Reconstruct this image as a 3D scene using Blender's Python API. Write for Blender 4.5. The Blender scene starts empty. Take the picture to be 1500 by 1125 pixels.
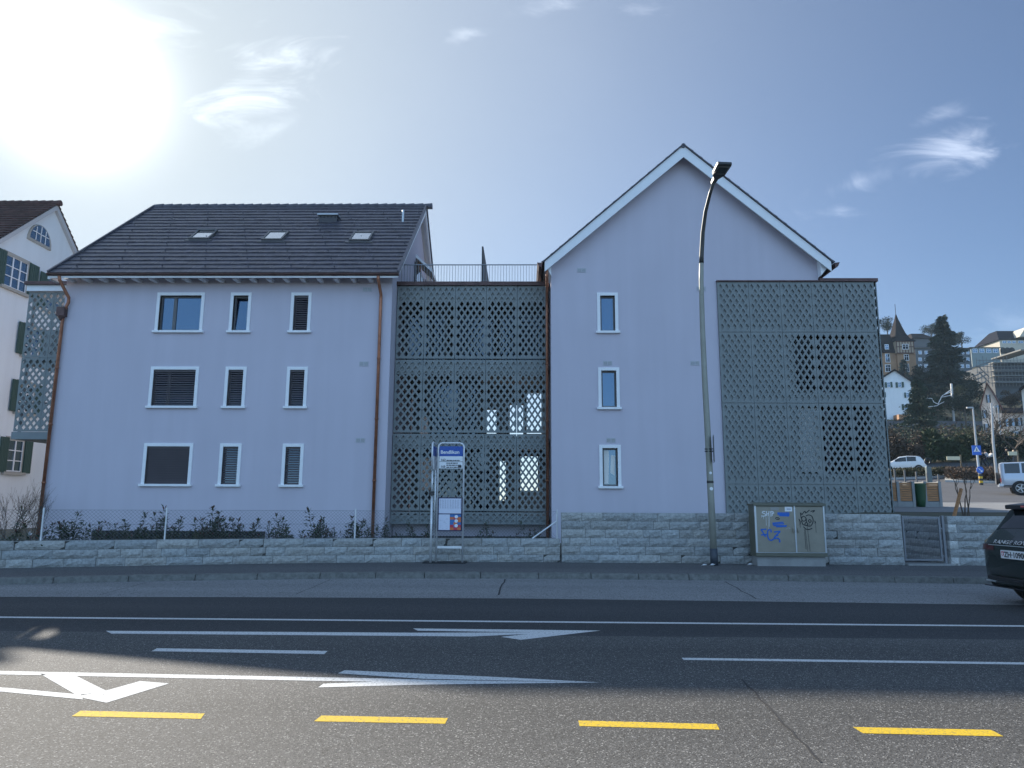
import bpy, bmesh, math, random
import numpy as np
from math import sin, cos, pi, radians, sqrt, atan2, acos, exp
from mathutils import Vector, Matrix, Euler
R = random.Random(7)
SC = bpy.context.scene
COL = SC.collection
# ------------------------------------------------------------------ camera model (also used to place things at their own real depth)
F = 1060.0; PITCH = radians(9.4); ROLL = radians(0.3); YAW = radians(1.0); H = 1.65
fw = Vector((-sin(YAW)*cos(PITCH), cos(YAW)*cos(PITCH), sin(PITCH)))
rt0 = Vector((cos(YAW), sin(YAW), 0)); up0 = rt0.cross(fw)
rt = rt0*cos(ROLL)+up0*sin(ROLL); up = up0*cos(ROLL)-rt0*sin(ROLL)
CAMP = Vector((0, 0, H))
def ray(x, y): return fw*F+rt*(x-750)-up*(y-562.5)
def PY(x, y, Y): d = ray(x, y); return CAMP+d*(Y/d.y)
def PZ(x, y, Z): d = ray(x, y); return CAMP+d*((Z-H)/d.z)
def PX(x, y, X): d = ray(x, y); return CAMP+d*(X/d.x)
def PP(x, y, p0, n): d = ray(x, y); return CAMP+d*((Vector(p0)-CAMP).dot(n)/d.dot(n))
def wx(x, y, Y): return PY(x, y, Y).x
def wz(x, y, Y): return PY(x, y, Y).z

# ------------------------------------------------------------------ mesh helper
class MB:
    def __init__(s): s.v = []; s.f = []; s.m = []
    def add(s, vs, fs, mi=0):
        o = len(s.v); s.v += [tuple(v) for v in vs]
        for f in fs: s.f.append(tuple(i+o for i in f)); s.m.append(mi)
    def quad(s, a, b, c, d, mi=0): s.add([a, b, c, d], [(0, 1, 2, 3)], mi)
    def poly(s, ps, mi=0): s.add(ps, [tuple(range(len(ps)))], mi)
    def box(s, x0, x1, y0, y1, z0, z1, mi=0, M=None):
        vs = [Vector((x, y, z)) for x in (x0, x1) for y in (y0, y1) for z in (z0, z1)]
        if M is not None: vs = [M @ v for v in vs]
        s.add(vs, [(0, 1, 3, 2), (4, 6, 7, 5), (0, 4, 5, 1), (2, 3, 7, 6), (0, 2, 6, 4), (1, 5, 7, 3)], mi)
    def bar(s, a, b, w, h, mi=0, upv=(0, 0, 1)):     # rectangular bar from a to b
        a = Vector(a); b = Vector(b); d = (b-a).normalized(); u = Vector(upv)
        x = d.cross(u)
        if x.length < 1e-4: x = d.cross(Vector((1, 0, 0)))
        x.normalize(); u = x.cross(d)
        vs = []
        for p in (a, b):
            for i, j in ((-1, -1), (1, -1), (1, 1), (-1, 1)): vs.append(p+x*(i*w/2)+u*(j*h/2))
        s.add(vs, [(3, 2, 1, 0), (4, 5, 6, 7), (0, 1, 5, 4), (1, 2, 6, 5), (2, 3, 7, 6), (3, 0, 4, 7)], mi)
    def tube(s, pts, r, n=8, mi=0, cap=True):
        pts = [Vector(p) for p in pts]
        rs = r if isinstance(r, (list, tuple)) else [r]*len(pts)
        o = len(s.v); N = len(pts); prev = None
        for i, p in enumerate(pts):
            d = (pts[min(i+1, N-1)]-pts[max(i-1, 0)])
            d = d.normalized() if d.length > 1e-9 else Vector((0, 0, 1))
            if prev is None:
                x = d.cross(Vector((0, 0, 1)))
                if x.length < 1e-3: x = Vector((1, 0, 0))
            else:
                x = prev-d*prev.dot(d)
            x.normalize(); prev = x; y = d.cross(x)
            for k in range(n):
                a = 2*pi*k/n; s.v.append(tuple(p+(x*cos(a)+y*sin(a))*rs[i]))
        for i in range(N-1):
            for k in range(n):
                s.f.append((o+i*n+k, o+i*n+(k+1) % n, o+(i+1)*n+(k+1) % n, o+(i+1)*n+k)); s.m.append(mi)
        if cap:
            s.f.append(tuple(o+k for k in reversed(range(n)))); s.m.append(mi)
            s.f.append(tuple(o+(N-1)*n+k for k in range(n))); s.m.append(mi)
    def lathe(s, prof, c, n=16, mi=0, axis='z', M=None):   # prof: (r, h)
        o = len(s.v); c = Vector(c)
        for r, h in prof:
            for k in range(n):
                a = 2*pi*k/n
                v = Vector((r*cos(a), r*sin(a), h)) if axis == 'z' else (Vector((r*cos(a), h, r*sin(a))) if axis == 'y' else Vector((h, r*cos(a), r*sin(a))))
                if M is not None: v = M @ v
                s.v.append(tuple(v+c))
        for i in range(len(prof)-1):
            for k in range(n):
                s.f.append((o+i*n+k, o+i*n+(k+1) % n, o+(i+1)*n+(k+1) % n, o+(i+1)*n+k)); s.m.append(mi)
        s.f.append(tuple(o+k for k in reversed(range(n)))); s.m.append(mi)
        s.f.append(tuple(o+(len(prof)-1)*n+k for k in range(n))); s.m.append(mi)
    def prism(s, poly, d, mi=0):      # closed polygon (list of Vectors) extruded by vector d
        n = len(poly); d = Vector(d)
        vs = [Vector(p) for p in poly]+[Vector(p)+d for p in poly]
        s.add(vs, [tuple(range(n)), tuple(reversed(range(n, 2*n)))]+[(i, i+n, (i+1) % n+n, (i+1) % n) for i in range(n)], mi)
ORG = {}
def link(o): COL.objects.link(o); return o
def tag(o, label, cat, group=None):
    o['label'] = label; o['category'] = cat
    if group: o['group'] = group
    return o
def thing(name, label, cat, loc, group=None):
    o = link(bpy.data.objects.new(name, None)); o.location = loc; o.empty_display_size = .2
    ORG[o.name] = Vector(loc); return tag(o, label, cat, group)
def build(mb, name, mats, parent=None, smooth=False, recalc=True, bevel=0, kind=None):
    if not isinstance(mats, (list, tuple)): mats = [mats]
    if parent is not None: org = ORG[parent.name]
    else:
        a = np.array(mb.v); org = Vector(((a[:, 0].min()+a[:, 0].max())/2, (a[:, 1].min()+a[:, 1].max())/2, a[:, 2].min()))
    me = bpy.data.meshes.new(name)
    me.from_pydata([(v[0]-org.x, v[1]-org.y, v[2]-org.z) for v in mb.v], [], mb.f)
    for m in mats: me.materials.append(m)
    me.polygons.foreach_set('material_index', mb.m)
    if smooth: me.polygons.foreach_set('use_smooth', [True]*len(mb.f))
    if recalc:
        bm = bmesh.new(); bm.from_mesh(me); bmesh.ops.recalc_face_normals(bm, faces=bm.faces); bm.to_mesh(me); bm.free()
    me.update()
    o = link(bpy.data.objects.new(name, me))
    ORG[o.name] = org
    if parent is not None: o.parent = parent
    else: o.location = org
    if kind: o['kind'] = kind
    if smooth:
        md = o.modifiers.new('wn', 'WEIGHTED_NORMAL') if False else None
    if bevel:
        b = o.modifiers.new('bevel', 'BEVEL'); b.width = bevel; b.segments = 2; b.limit_method = 'ANGLE'; b.angle_limit = radians(40)
    return o
def copy_tree(o, parent=None):
    c = o.copy(); link(c); ORG[c.name] = ORG[o.name]
    if parent is not None: c.parent = parent
    for ch in list(o.children): copy_tree(ch, c)
    return c
def text(body, size, origin, xdir, zdir, mat, name, parent, align='LEFT', off=0.0, bold=0.0):
    cu = bpy.data.curves.new(name, 'FONT'); cu.body = body; cu.size = size; cu.align_x = align; cu.offset = bold
    cu.resolution_u = 3
    t = link(bpy.data.objects.new('t', cu)); bpy.context.view_layer.update()
    me = bpy.data.meshes.new_from_object(t.evaluated_get(bpy.context.evaluated_depsgraph_get()))
    bpy.data.objects.remove(t); me.name = name
    x = Vector(xdir).normalized(); z = Vector(zdir).normalized(); n = x.cross(z)
    org = ORG[parent.name]
    for v in me.vertices:
        v.co = Vector(origin)+x*v.co.x+z*v.co.y+n*off-org
    me.materials.clear(); me.materials.append(mat)
    o = link(bpy.data.objects.new(name, me)); o.parent = parent; ORG[o.name] = org
    return o
def ribbon(mb, pts, w, frame, mi=0, y0=0.0, closed=False):      # painted stroke: pts 2D, frame=(origin, x, z, n)
    o, X, Z, N = frame
    P = [Vector((p[0], p[1])) for p in pts]
    if closed: P.append(P[0])
    L = []; Rr = []
    for i, p in enumerate(P):
        d = P[min(i+1, len(P)-1)]-P[max(i-1, 0)]
        if d.length < 1e-9: d = Vector((1, 0))
        d.normalize(); n = Vector((-d.y, d.x))*w/2
        yy = y0+.00012*i
        for q, S in ((p+n, L), (p-n, Rr)): S.append(o+X*q.x+Z*q.y+N*yy)
    for i in range(len(P)-1): mb.quad(Rr[i], Rr[i+1], L[i+1], L[i], mi)

# ------------------------------------------------------------------ materials
MATS = {}
def mat(name, col, rough=.6, metal=0, var=0, scale=5, bump=0, bscale=None, spec=.5, col2=None, detail=4, ior=None, stretch=None, coat=0):
    if name in MATS: return MATS[name]
    m = bpy.data.materials.new(name); m.use_nodes = True; MATS[name] = m
    nt = m.node_tree; b = nt.nodes['Principled BSDF']
    b.inputs['Base Color'].default_value = (*col, 1); b.inputs['Roughness'].default_value = rough
    b.inputs['Metallic'].default_value = metal; b.inputs['Specular IOR Level'].default_value = spec
    if ior: b.inputs['IOR'].default_value = ior
    if coat: b.inputs['Coat Weight'].default_value = coat; b.inputs['Coat Roughness'].default_value = .05
    tc = nt.nodes.new('ShaderNodeTexCoord')
    src = tc.outputs['Object']
    if stretch:
        mp = nt.nodes.new('ShaderNodeMapping'); mp.inputs['Scale'].default_value = stretch
        nt.links.new(src, mp.inputs['Vector']); src = mp.outputs['Vector']
    if var:
        n = nt.nodes.new('ShaderNodeTexNoise'); n.inputs['Scale'].default_value = scale; n.inputs['Detail'].default_value = detail
        n.inputs['Roughness'].default_value = .65
        nt.links.new(src, n.inputs['Vector'])
        mr = nt.nodes.new('ShaderNodeMapRange'); mr.inputs['From Min'].default_value = .3; mr.inputs['From Max'].default_value = .7
        nt.links.new(n.outputs['Fac'], mr.inputs['Value'])
        mx = nt.nodes.new('ShaderNodeMix'); mx.data_type = 'RGBA'
        c2 = col2 if col2 else tuple(min(1, c*(1+var)) for c in col)
        c1 = col if col2 else tuple(c*(1-var) for c in col)
        mx.inputs[6].default_value = (*c1, 1); mx.inputs[7].default_value = (*c2, 1)
        nt.links.new(mr.outputs['Result'], mx.inputs[0]); nt.links.new(mx.outputs[2], b.inputs['Base Color'])
    if bump:
        n2 = nt.nodes.new('ShaderNodeTexNoise'); n2.inputs['Scale'].default_value = bscale or scale; n2.inputs['Detail'].default_value = 5
        nt.links.new(src, n2.inputs['Vector'])
        bp = nt.nodes.new('ShaderNodeBump'); bp.inputs['Strength'].default_value = bump; bp.inputs['Distance'].default_value = .02
        nt.links.new(n2.outputs['Fac'], bp.inputs['Height']); nt.links.new(bp.outputs['Normal'], b.inputs['Normal'])
    return m
def emat(name, fn):
    m = bpy.data.materials.new(name); m.use_nodes = True; MATS[name] = m; fn(m.node_tree, m.node_tree.nodes['Principled BSDF']); return m
def asphalt(name, c1, c2, grain, gcol, rough=.75, gs=60, patch=.35):
    def fn(nt, b):
        tc = nt.nodes.new('ShaderNodeTexCoord')
        N = nt.nodes; Lk = nt.links.new
        big = N.new('ShaderNodeTexNoise'); big.inputs['Scale'].default_value = patch; big.inputs['Detail'].default_value = 5
        mp = N.new('ShaderNodeMapping'); mp.inputs['Scale'].default_value = (.10, 1.9, 1)
        Lk(tc.outputs['Object'], mp.inputs['Vector']); Lk(mp.outputs['Vector'], big.inputs['Vector'])
        mx = N.new('ShaderNodeMix'); mx.data_type = 'RGBA'
        mx.inputs[6].default_value = (*c1, 1); mx.inputs[7].default_value = (*c2, 1)
        mr = N.new('ShaderNodeMapRange'); mr.inputs['From Min'].default_value = .32; mr.inputs['From Max'].default_value = .68
        Lk(big.outputs['Fac'], mr.inputs['Value']); Lk(mr.outputs['Result'], mx.inputs[0])
        vo = N.new('ShaderNodeTexVoronoi'); vo.inputs['Scale'].default_value = gs
        Lk(tc.outputs['Object'], vo.inputs['Vector'])
        sep = N.new('ShaderNodeSeparateColor'); Lk(vo.outputs['Color'], sep.inputs[0])
        gt = N.new('ShaderNodeMapRange'); gt.inputs['From Min'].default_value = 1-grain; gt.inputs['From Max'].default_value = 1.0
        Lk(sep.outputs[0], gt.inputs['Value'])
        mx2 = N.new('ShaderNodeMix'); mx2.data_type = 'RGBA'; mx2.inputs[7].default_value = (*gcol, 1)
        Lk(gt.outputs['Result'], mx2.inputs[0]); Lk(mx.outputs[2], mx2.inputs[6]);
        # dark pits
        dk = N.new('ShaderNodeMapRange'); dk.inputs['From Min'].default_value = 0; dk.inputs['From Max'].default_value = .5
        dk.inputs['To Min'].default_value = .3; dk.inputs['To Max'].default_value = 1
        Lk(sep.outputs[1], dk.inputs['Value'])
        mu = N.new('ShaderNodeMix'); mu.data_type = 'RGBA'; mu.blend_type = 'MULTIPLY'; mu.inputs[0].default_value = 1
        Lk(mx2.outputs[2], mu.inputs[6]); Lk(dk.outputs['Result'], mu.inputs[7])
        Lk(mu.outputs[2], b.inputs['Base Color'])
        b.inputs['Roughness'].default_value = rough; b.inputs['Specular IOR Level'].default_value = .27
        bp = N.new('ShaderNodeBump'); bp.inputs['Strength'].default_value = .5; bp.inputs['Distance'].default_value = .006
        Lk(vo.outputs['Distance'], bp.inputs['Height']); Lk(bp.outputs['Normal'], b.inputs['Normal'])
    return emat(name, fn)
M_asph_near = asphalt('asphalt_coarse', (.066, .065, .063), (.112, .109, .105), .14, (.36, .35, .33), .85, 105)
M_asph_far = asphalt('asphalt_smooth', (.048, .050, .053), (.070, .070, .073), .1, (.17, .17, .17), .85, 110)
M_conc = asphalt('bay_concrete', (.25, .25, .248), (.31, .31, .305), .05, (.22, .22, .22), .75, 60, .6)
M_pave = asphalt('pavement_asphalt', (.12, .12, .12), (.16, .158, .155), .1, (.2, .2, .2), .8, 65)
M_kerb = mat('kerb_granite', (.145, .145, .135), .8, var=.35, scale=9, bump=.4, bscale=60)
def paintmat(name, col):
    def fn(nt, b):
        N = nt.nodes; Lk = nt.links.new; tc = N.new('ShaderNodeTexCoord')
        n = N.new('ShaderNodeTexNoise'); n.inputs['Scale'].default_value = 38; n.inputs['Detail'].default_value = 6; n.inputs['Roughness'].default_value = .8
        Lk(tc.outputs['Object'], n.inputs['Vector'])
        mr = N.new('ShaderNodeMapRange'); mr.inputs['From Min'].default_value = .33; mr.inputs['From Max'].default_value = .50
        Lk(n.outputs['Fac'], mr.inputs['Value'])
        mx = N.new('ShaderNodeMix'); mx.data_type = 'RGBA'; mx.inputs[6].default_value = (.12, .115, .105, 1); mx.inputs[7].default_value = (*col, 1)
        Lk(mr.outputs['Result'], mx.inputs[0]); Lk(mx.outputs[2], b.inputs['Base Color']); b.inputs['Roughness'].default_value = .85; b.inputs['Specular IOR Level'].default_value = .2
        v = N.new('ShaderNodeTexVoronoi'); v.inputs['Scale'].default_value = 60; Lk(tc.outputs['Object'], v.inputs['Vector'])
        bp = N.new('ShaderNodeBump'); bp.inputs['Strength'].default_value = .35; bp.inputs['Distance'].default_value = .005
        Lk(v.outputs['Distance'], bp.inputs['Height']); Lk(bp.outputs['Normal'], b.inputs['Normal'])
    return emat(name, fn)
M_white_paint = paintmat('road_white_paint', (.68, .68, .665)); M_yellow_paint = paintmat('road_yellow_paint', (.66, .44, .028))
def plaster(name, col, dirt=.1):
    def fn(nt, b):
        N = nt.nodes; Lk = nt.links.new; tc = N.new('ShaderNodeTexCoord')
        n = N.new('ShaderNodeTexNoise'); n.inputs['Scale'].default_value = .45; n.inputs['Detail'].default_value = 6
        Lk(tc.outputs['Object'], n.inputs['Vector'])
        mp = N.new('ShaderNodeMapping'); mp.inputs['Scale'].default_value = (2.2, 2.2, .16); Lk(tc.outputs['Object'], mp.inputs['Vector'])
        st = N.new('ShaderNodeTexNoise'); st.inputs['Scale'].default_value = 1.3; st.inputs['Detail'].default_value = 4; Lk(mp.outputs['Vector'], st.inputs['Vector'])
        ad = N.new('ShaderNodeMath'); ad.operation = 'ADD'; Lk(n.outputs['Fac'], ad.inputs[0]); Lk(st.outputs['Fac'], ad.inputs[1])
        mr = N.new('ShaderNodeMapRange'); mr.inputs['From Min'].default_value = .7; mr.inputs['From Max'].default_value = 1.3
        Lk(ad.outputs[0], mr.inputs['Value'])
        mx = N.new('ShaderNodeMix'); mx.data_type = 'RGBA'
        mx.inputs[6].default_value = tuple(c*(1-dirt) for c in col)+(1,); mx.inputs[7].default_value = (*col, 1)
        Lk(mr.outputs['Result'], mx.inputs[0]); Lk(mx.outputs[2], b.inputs['Base Color'])
        b.inputs['Roughness'].default_value = .9; b.inputs['Specular IOR Level'].default_value = .2
        f = N.new('ShaderNodeTexNoise'); f.inputs['Scale'].default_value = 45; f.inputs['Detail'].default_value = 3; Lk(tc.outputs['Object'], f.inputs['Vector'])
        bp = N.new('ShaderNodeBump'); bp.inputs['Strength'].default_value = .35; bp.inputs['Distance'].default_value = .01
        Lk(f.outputs['Fac'], bp.inputs['Height']); Lk(bp.outputs['Normal'], b.inputs['Normal'])
    return emat(name, fn)
M_wall = plaster('grey_plaster', (.575, .54, .605), .07)
M_wall_white = plaster('white_plaster', (.79, .835, .86), .08)
M_trim = mat('white_trim', (.84, .85, .86), .55, var=.04, scale=3)
M_tile = mat('roof_tile_dark', (.078, .076, .098), .42, var=.35, scale=2.2, bump=.3, bscale=40, stretch=(3.2, 1, 1))
M_tile_old = mat('roof_tile_old', (.085, .04, .035), .85, var=.5, scale=2.5, bump=.5, bscale=25)
M_copper = mat('copper', (.36, .15, .085), .45, .55, var=.3, scale=4)
M_copper_dk = mat('copper_dark', (.10, .055, .05), .5, .5, var=.3, scale=3)
M_screen = mat('grey_green_panel', (.195, .217, .214), .55, .0, var=.1, scale=2)
M_screen_back = mat('grey_green_cladding', (.20, .225, .23), .55, .1, var=.1, scale=1.2)
M_dark = mat('black_void', (.012, .012, .014), .7)
M_frame = mat('window_grey', (.10, .10, .105), .4)
M_glass = mat('window_glass', (.010, .020, .040), .02, ior=2.5, var=.05, scale=.6)
M_skyglass = mat('skylight_glass', (.7, .75, .8), .04, .9)
MATS['window_glass'].node_tree.nodes['Principled BSDF'].inputs['Specular Tint'].default_value = (.50, .74, 1, 1)
M_lkglass = mat('link_glass', (.010, .016, .022), .03, ior=1.9)
MATS['link_glass'].node_tree.nodes['Principled BSDF'].inputs['Specular Tint'].default_value = (.72, .86, 1, 1)
M_dkglass = mat('loggia_glass', (.006, .007, .009), .1, spec=.15)
M_clad = mat('loggia_cladding_grey', (.27, .292, .288), .6, var=.1, scale=1.2)
M_cglass = mat('car_glass', (.01, .012, .013), .03, ior=1.7)
M_blind = mat('blind_slat', (.085, .075, .085), .5, var=.08, scale=2)
M_steel = mat('galvanised_steel', (.68, .69, .70), .45, .35, var=.12, scale=6)
M_pole = mat('lamp_pole_paint', (.29, .29, .245), .5, .1, var=.1, scale=3)
M_black = mat('black_plastic', (.02, .02, .022), .45)
M_cab = mat('cabinet_olive', (.28, .255, .20), .55, var=.1, scale=2.5, bump=.05, bscale=20)
M_cab2 = mat('cabinet_olive_dark', (.13, .13, .095), .6, var=.1, scale=2)
M_alu = mat('aluminium_strip', (.55, .57, .58), .4, .5)
M_railing = mat('railing_steel', (.22, .23, .25), .5, .5)
M_concrete = mat('concrete', (.30, .30, .29), .85, var=.15, scale=3, bump=.3, bscale=30)
M_blue = mat('sign_blue', (.008, .075, .36), .4); M_white = mat('sign_white', (.78, .79, .8), .45)
M_navy = mat('board_navy', (.012, .012, .06), .4)
M_gwhite = mat('spray_white', (.72, .73, .74), .6); M_gblue = mat('spray_blue', (.01, .12, .50), .55); M_gblack = mat('spray_black', (.012, .014, .016), .6)
M_ink = mat('print_dark', (.03, .03, .035), .5); M_greyink = mat('print_grey', (.42, .43, .5), .6)
M_orange = mat('print_orange', (.6, .16, .05), .5); M_red = mat('print_red', (.5, .03, .06), .5); M_teal = mat('print_blue', (.03, .16, .42), .5)
M_leaf = mat('laurel_leaf', (.035, .055, .022), .35, var=.5, scale=7); M_leafred = mat('laurel_tip', (.10, .04, .03), .4)
def curtain_m():
    def fn(nt, b):
        t = nt.nodes.new('ShaderNodeBsdfTranslucent'); t.inputs['Color'].default_value = (.8, .82, .82, 1); b.inputs['Base Color'].default_value = (.75, .76, .74, 1); b.inputs['Roughness'].default_value = .9
        mx = nt.nodes.new('ShaderNodeMixShader'); mx.inputs[0].default_value = .5; nt.links.new(b.outputs[0], mx.inputs[1]); nt.links.new(t.outputs[0], mx.inputs[2]); nt.links.new(mx.outputs[0], nt.nodes['Material Output'].inputs['Surface'])
    return emat('added_sheer_curtain', fn)
M_curt = curtain_m()
M_bark = mat('bark', (.10, .075, .055), .9, var=.3, scale=8, bump=.5, bscale=30)
M_soil = mat('garden_soil', (.07, .055, .04), .95, var=.3, scale=4, bump=.6, bscale=12)
M_wood = mat('larch_wood', (.38, .18, .075), .6, var=.3, scale=3, stretch=(1, 1, 9))
def stone():
    def fn(nt, b):
        N = nt.nodes; Lk = nt.links.new; tc = N.new('ShaderNodeTexCoord')
        at = N.new('ShaderNodeAttribute'); at.attribute_name = 'tone'
        n = N.new('ShaderNodeTexNoise'); n.inputs['Scale'].default_value = 14; n.inputs['Detail'].default_value = 8; n.inputs['Roughness'].default_value = .75
        Lk(tc.outputs['Object'], n.inputs['Vector'])
        mr = N.new('ShaderNodeMapRange'); mr.inputs['From Min'].default_value = .3; mr.inputs['From Max'].default_value = .72
        Lk(n.outputs['Fac'], mr.inputs['Value'])
        mx = N.new('ShaderNodeMix'); mx.data_type = 'RGBA'; mx.inputs[6].default_value = (.24, .245, .235, 1); mx.inputs[7].default_value = (.52, .52, .50, 1)
        Lk(mr.outputs['Result'], mx.inputs[0])
        mu = N.new('ShaderNodeMix'); mu.data_type = 'RGBA'; mu.blend_type = 'MULTIPLY'; mu.inputs[0].default_value = 1
        Lk(mx.outputs[2], mu.inputs[6]); Lk(at.outputs['Color'], mu.inputs[7]); Lk(mu.outputs[2], b.inputs['Base Color'])
        b.inputs['Roughness'].default_value = .9
        n2 = N.new('ShaderNodeTexNoise'); n2.inputs['Scale'].default_value = 22; n2.inputs['Detail'].default_value = 8; Lk(tc.outputs['Object'], n2.inputs['Vector'])
        bp = N.new('ShaderNodeBump'); bp.inputs['Strength'].default_value = .9; bp.inputs['Distance'].default_value = .04
        Lk(n2.outputs['Fac'], bp.inputs['Height']); Lk(bp.outputs['Normal'], b.inputs['Normal'])
    return emat('split_granite', fn)
M_stone = stone(); M_mortar = mat('wall_core', (.06, .06, .055), .95)

# ------------------------------------------------------------------ camera, sun, sky
cd = bpy.data.cameras.new('camera'); cam = link(bpy.data.objects.new('camera', cd)); SC.camera = cam
cd.sensor_width = 36; cd.lens = F/1500*36; cd.clip_end = 5000; cd.clip_start = .05
cam.matrix_world = Matrix(((rt.x, up.x, -fw.x, CAMP.x), (rt.y, up.y, -fw.y, CAMP.y), (rt.z, up.z, -fw.z, CAMP.z), (0, 0, 0, 1)))
SUN_EL = radians(27.4); SUN_AZ = radians(-34.4)
sd = Vector((sin(SUN_AZ)*cos(SUN_EL), cos(SUN_AZ)*cos(SUN_EL), sin(SUN_EL)))
sl = bpy.data.lights.new('sun', 'SUN'); so = link(bpy.data.objects.new('sun', sl)); sl.energy = 3.6; sl.angle = radians(.55); sl.color = (1, .93, .82)
so.rotation_euler = sd.to_track_quat('Z', 'Y').to_euler(); so.location = (0, 0, 60)
W = bpy.data.worlds.new('World'); SC.world = W; W.use_nodes = True
def sky():
    nt = W.node_tree; N = nt.nodes; Lk = nt.links.new; bg = N['Background']
    st = N.new('ShaderNodeTexSky'); st.sky_type = 'NISHITA'; st.sun_disc = False; st.sun_elevation = SUN_EL; st.sun_rotation = SUN_AZ
    st.air_density = 1.0; st.dust_density = 0.0; st.ozone_density = 1.5; st.altitude = 420
    tc = N.new('ShaderNodeTexCoord'); D = tc.outputs['Generated']
    def mth(op, a, b=None, clamp=False):
        n = N.new('ShaderNodeMath'); n.operation = op; n.use_clamp = clamp
        for i, q in enumerate((a, b)):
            if q is None: continue
            if isinstance(q, (int, float)): n.inputs[i].default_value = q
            else: Lk(q, n.inputs[i])
        return n.outputs[0]
    dt = N.new('ShaderNodeVectorMath'); dt.operation = 'DOT_PRODUCT'; Lk(D, dt.inputs[0]); dt.inputs[1].default_value = sd
    ang = mth('ARCCOSINE', mth('MINIMUM', dt.outputs['Value'], .99999))
    g1 = mth('MULTIPLY', mth('EXPONENT', mth('MULTIPLY', mth('POWER', mth('DIVIDE', ang, .050), 1.55), -1)), 24.0)
    g2 = mth('MULTIPLY', mth('EXPONENT', mth('MULTIPLY', mth('POWER', mth('DIVIDE', ang, .60), 1.65), -1)), .97)
    sx = N.new('ShaderNodeSeparateXYZ'); Lk(D, sx.inputs[0])
    yy = mth('MAXIMUM', sx.outputs[1], .08)
    u = mth('DIVIDE', sx.outputs[0], yy); v = mth('DIVIDE', sx.outputs[2], yy)
    cv = N.new('ShaderNodeCombineXYZ'); Lk(u, cv.inputs[0]); Lk(v, cv.inputs[1])
    cm = N.new('ShaderNodeMapping'); cm.inputs['Rotation'].default_value = (0, 0, radians(-20)); cm.inputs['Scale'].default_value = (.62, 1.5, 1); Lk(cv.outputs[0], cm.inputs['Vector'])
    no = N.new('ShaderNodeTexNoise'); no.inputs['Scale'].default_value = 9; no.inputs['Detail'].default_value = 9; no.inputs['Roughness'].default_value = .62; no.inputs['Distortion'].default_value = .9
    Lk(cm.outputs[0], no.inputs['Vector'])
    no2 = N.new('ShaderNodeTexNoise'); no2.inputs['Scale'].default_value = 2.2; no2.inputs['Detail'].default_value = 6
    Lk(cv.outputs[0], no2.inputs['Vector'])
    tot = None
    for (px, py, rx, ry, rot, amp) in CLOUDS:
        d = ray(px, py); cu = d.x/d.y; cw = d.z/d.y
        a = mth('SUBTRACT', u, cu); b = mth('SUBTRACT', v, cw)
        p = mth('DIVIDE', mth('ADD', mth('MULTIPLY', a, cos(rot)), mth('MULTIPLY', b, sin(rot))), rx*1.6/F)
        q = mth('DIVIDE', mth('SUBTRACT', mth('MULTIPLY', b, cos(rot)), mth('MULTIPLY', a, sin(rot))), ry*1.6/F)
        rr = mth('ADD', mth('MULTIPLY', p, p), mth('MULTIPLY', q, q))
        ma = mth('SUBTRACT', 1.0, mth('SQRT', rr))
        # mask + noise threshold
        t = mth('ADD', mth('MULTIPLY', ma, .75), mth('MULTIPLY', mth('SUBTRACT', no.outputs['Fac'], .60), 2.6))
        mr = N.new('ShaderNodeMapRange'); mr.interpolation_type = 'SMOOTHSTEP'; mr.inputs['From Min'].default_value = 0; mr.inputs['From Max'].default_value = 1.0
        Lk(t, mr.inputs['Value'])
        c = mth('MULTIPLY', mr.outputs['Result'], amp)
        tot = c if tot is None else mth('MAXIMUM', tot, c)
    # thin veil
    vm = N.new('ShaderNodeMapRange'); vm.interpolation_type = 'SMOOTHSTEP'; vm.inputs['From Min'].default_value = .42; vm.inputs['From Max'].default_value = .8
    Lk(no2.outputs['Fac'], vm.inputs['Value'])
    veil = mth('MULTIPLY', vm.outputs['Result'], mth('EXPONENT', mth('DIVIDE', ang, -.45)))
    cl = mth('MULTIPLY', tot, 4.2); cl = mth('ADD', cl, mth('MULTIPLY', veil, .5))
    def colr(fac, c):
        m = N.new('ShaderNodeVectorMath'); m.operation = 'SCALE'; m.inputs[0].default_value = c; Lk(fac, m.inputs['Scale']); return m.outputs[0]
    def vadd(a, b):
        m = N.new('ShaderNodeVectorMath'); m.operation = 'ADD'; Lk(a, m.inputs[0]); Lk(b, m.inputs[1]); return m.outputs[0]
    tint = N.new('ShaderNodeVectorMath'); tint.operation = 'MULTIPLY'; Lk(st.outputs[0], tint.inputs[0]); tint.inputs[1].default_value = SKYTINT
    bk = N.new('ShaderNodeMapRange'); bk.interpolation_type = 'SMOOTHSTEP'; bk.inputs['From Min'].default_value = .1; bk.inputs['From Max'].default_value = -.8; Lk(sx.outputs[1], bk.inputs['Value'])  # added brightening of the unseen sky behind the camera, fills the shaded facades
    c = vadd(tint.outputs[0], colr(mth('MULTIPLY', bk.outputs['Result'], BACK_FILL), (.46, .77, 1.18))); hm = N.new('ShaderNodeMix'); hm.data_type = 'RGBA'; hm.inputs[7].default_value = (4.3, 4.68, 4.82, 1); Lk(g2, hm.inputs[0]); Lk(c, hm.inputs[6]); c = vadd(hm.outputs[2], colr(g1, (1, .98, .95))); c = vadd(c, colr(cl, (.95, .97, 1.0)))
    Lk(c, bg.inputs['Color']); bg.inputs['Strength'].default_value = .07
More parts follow.
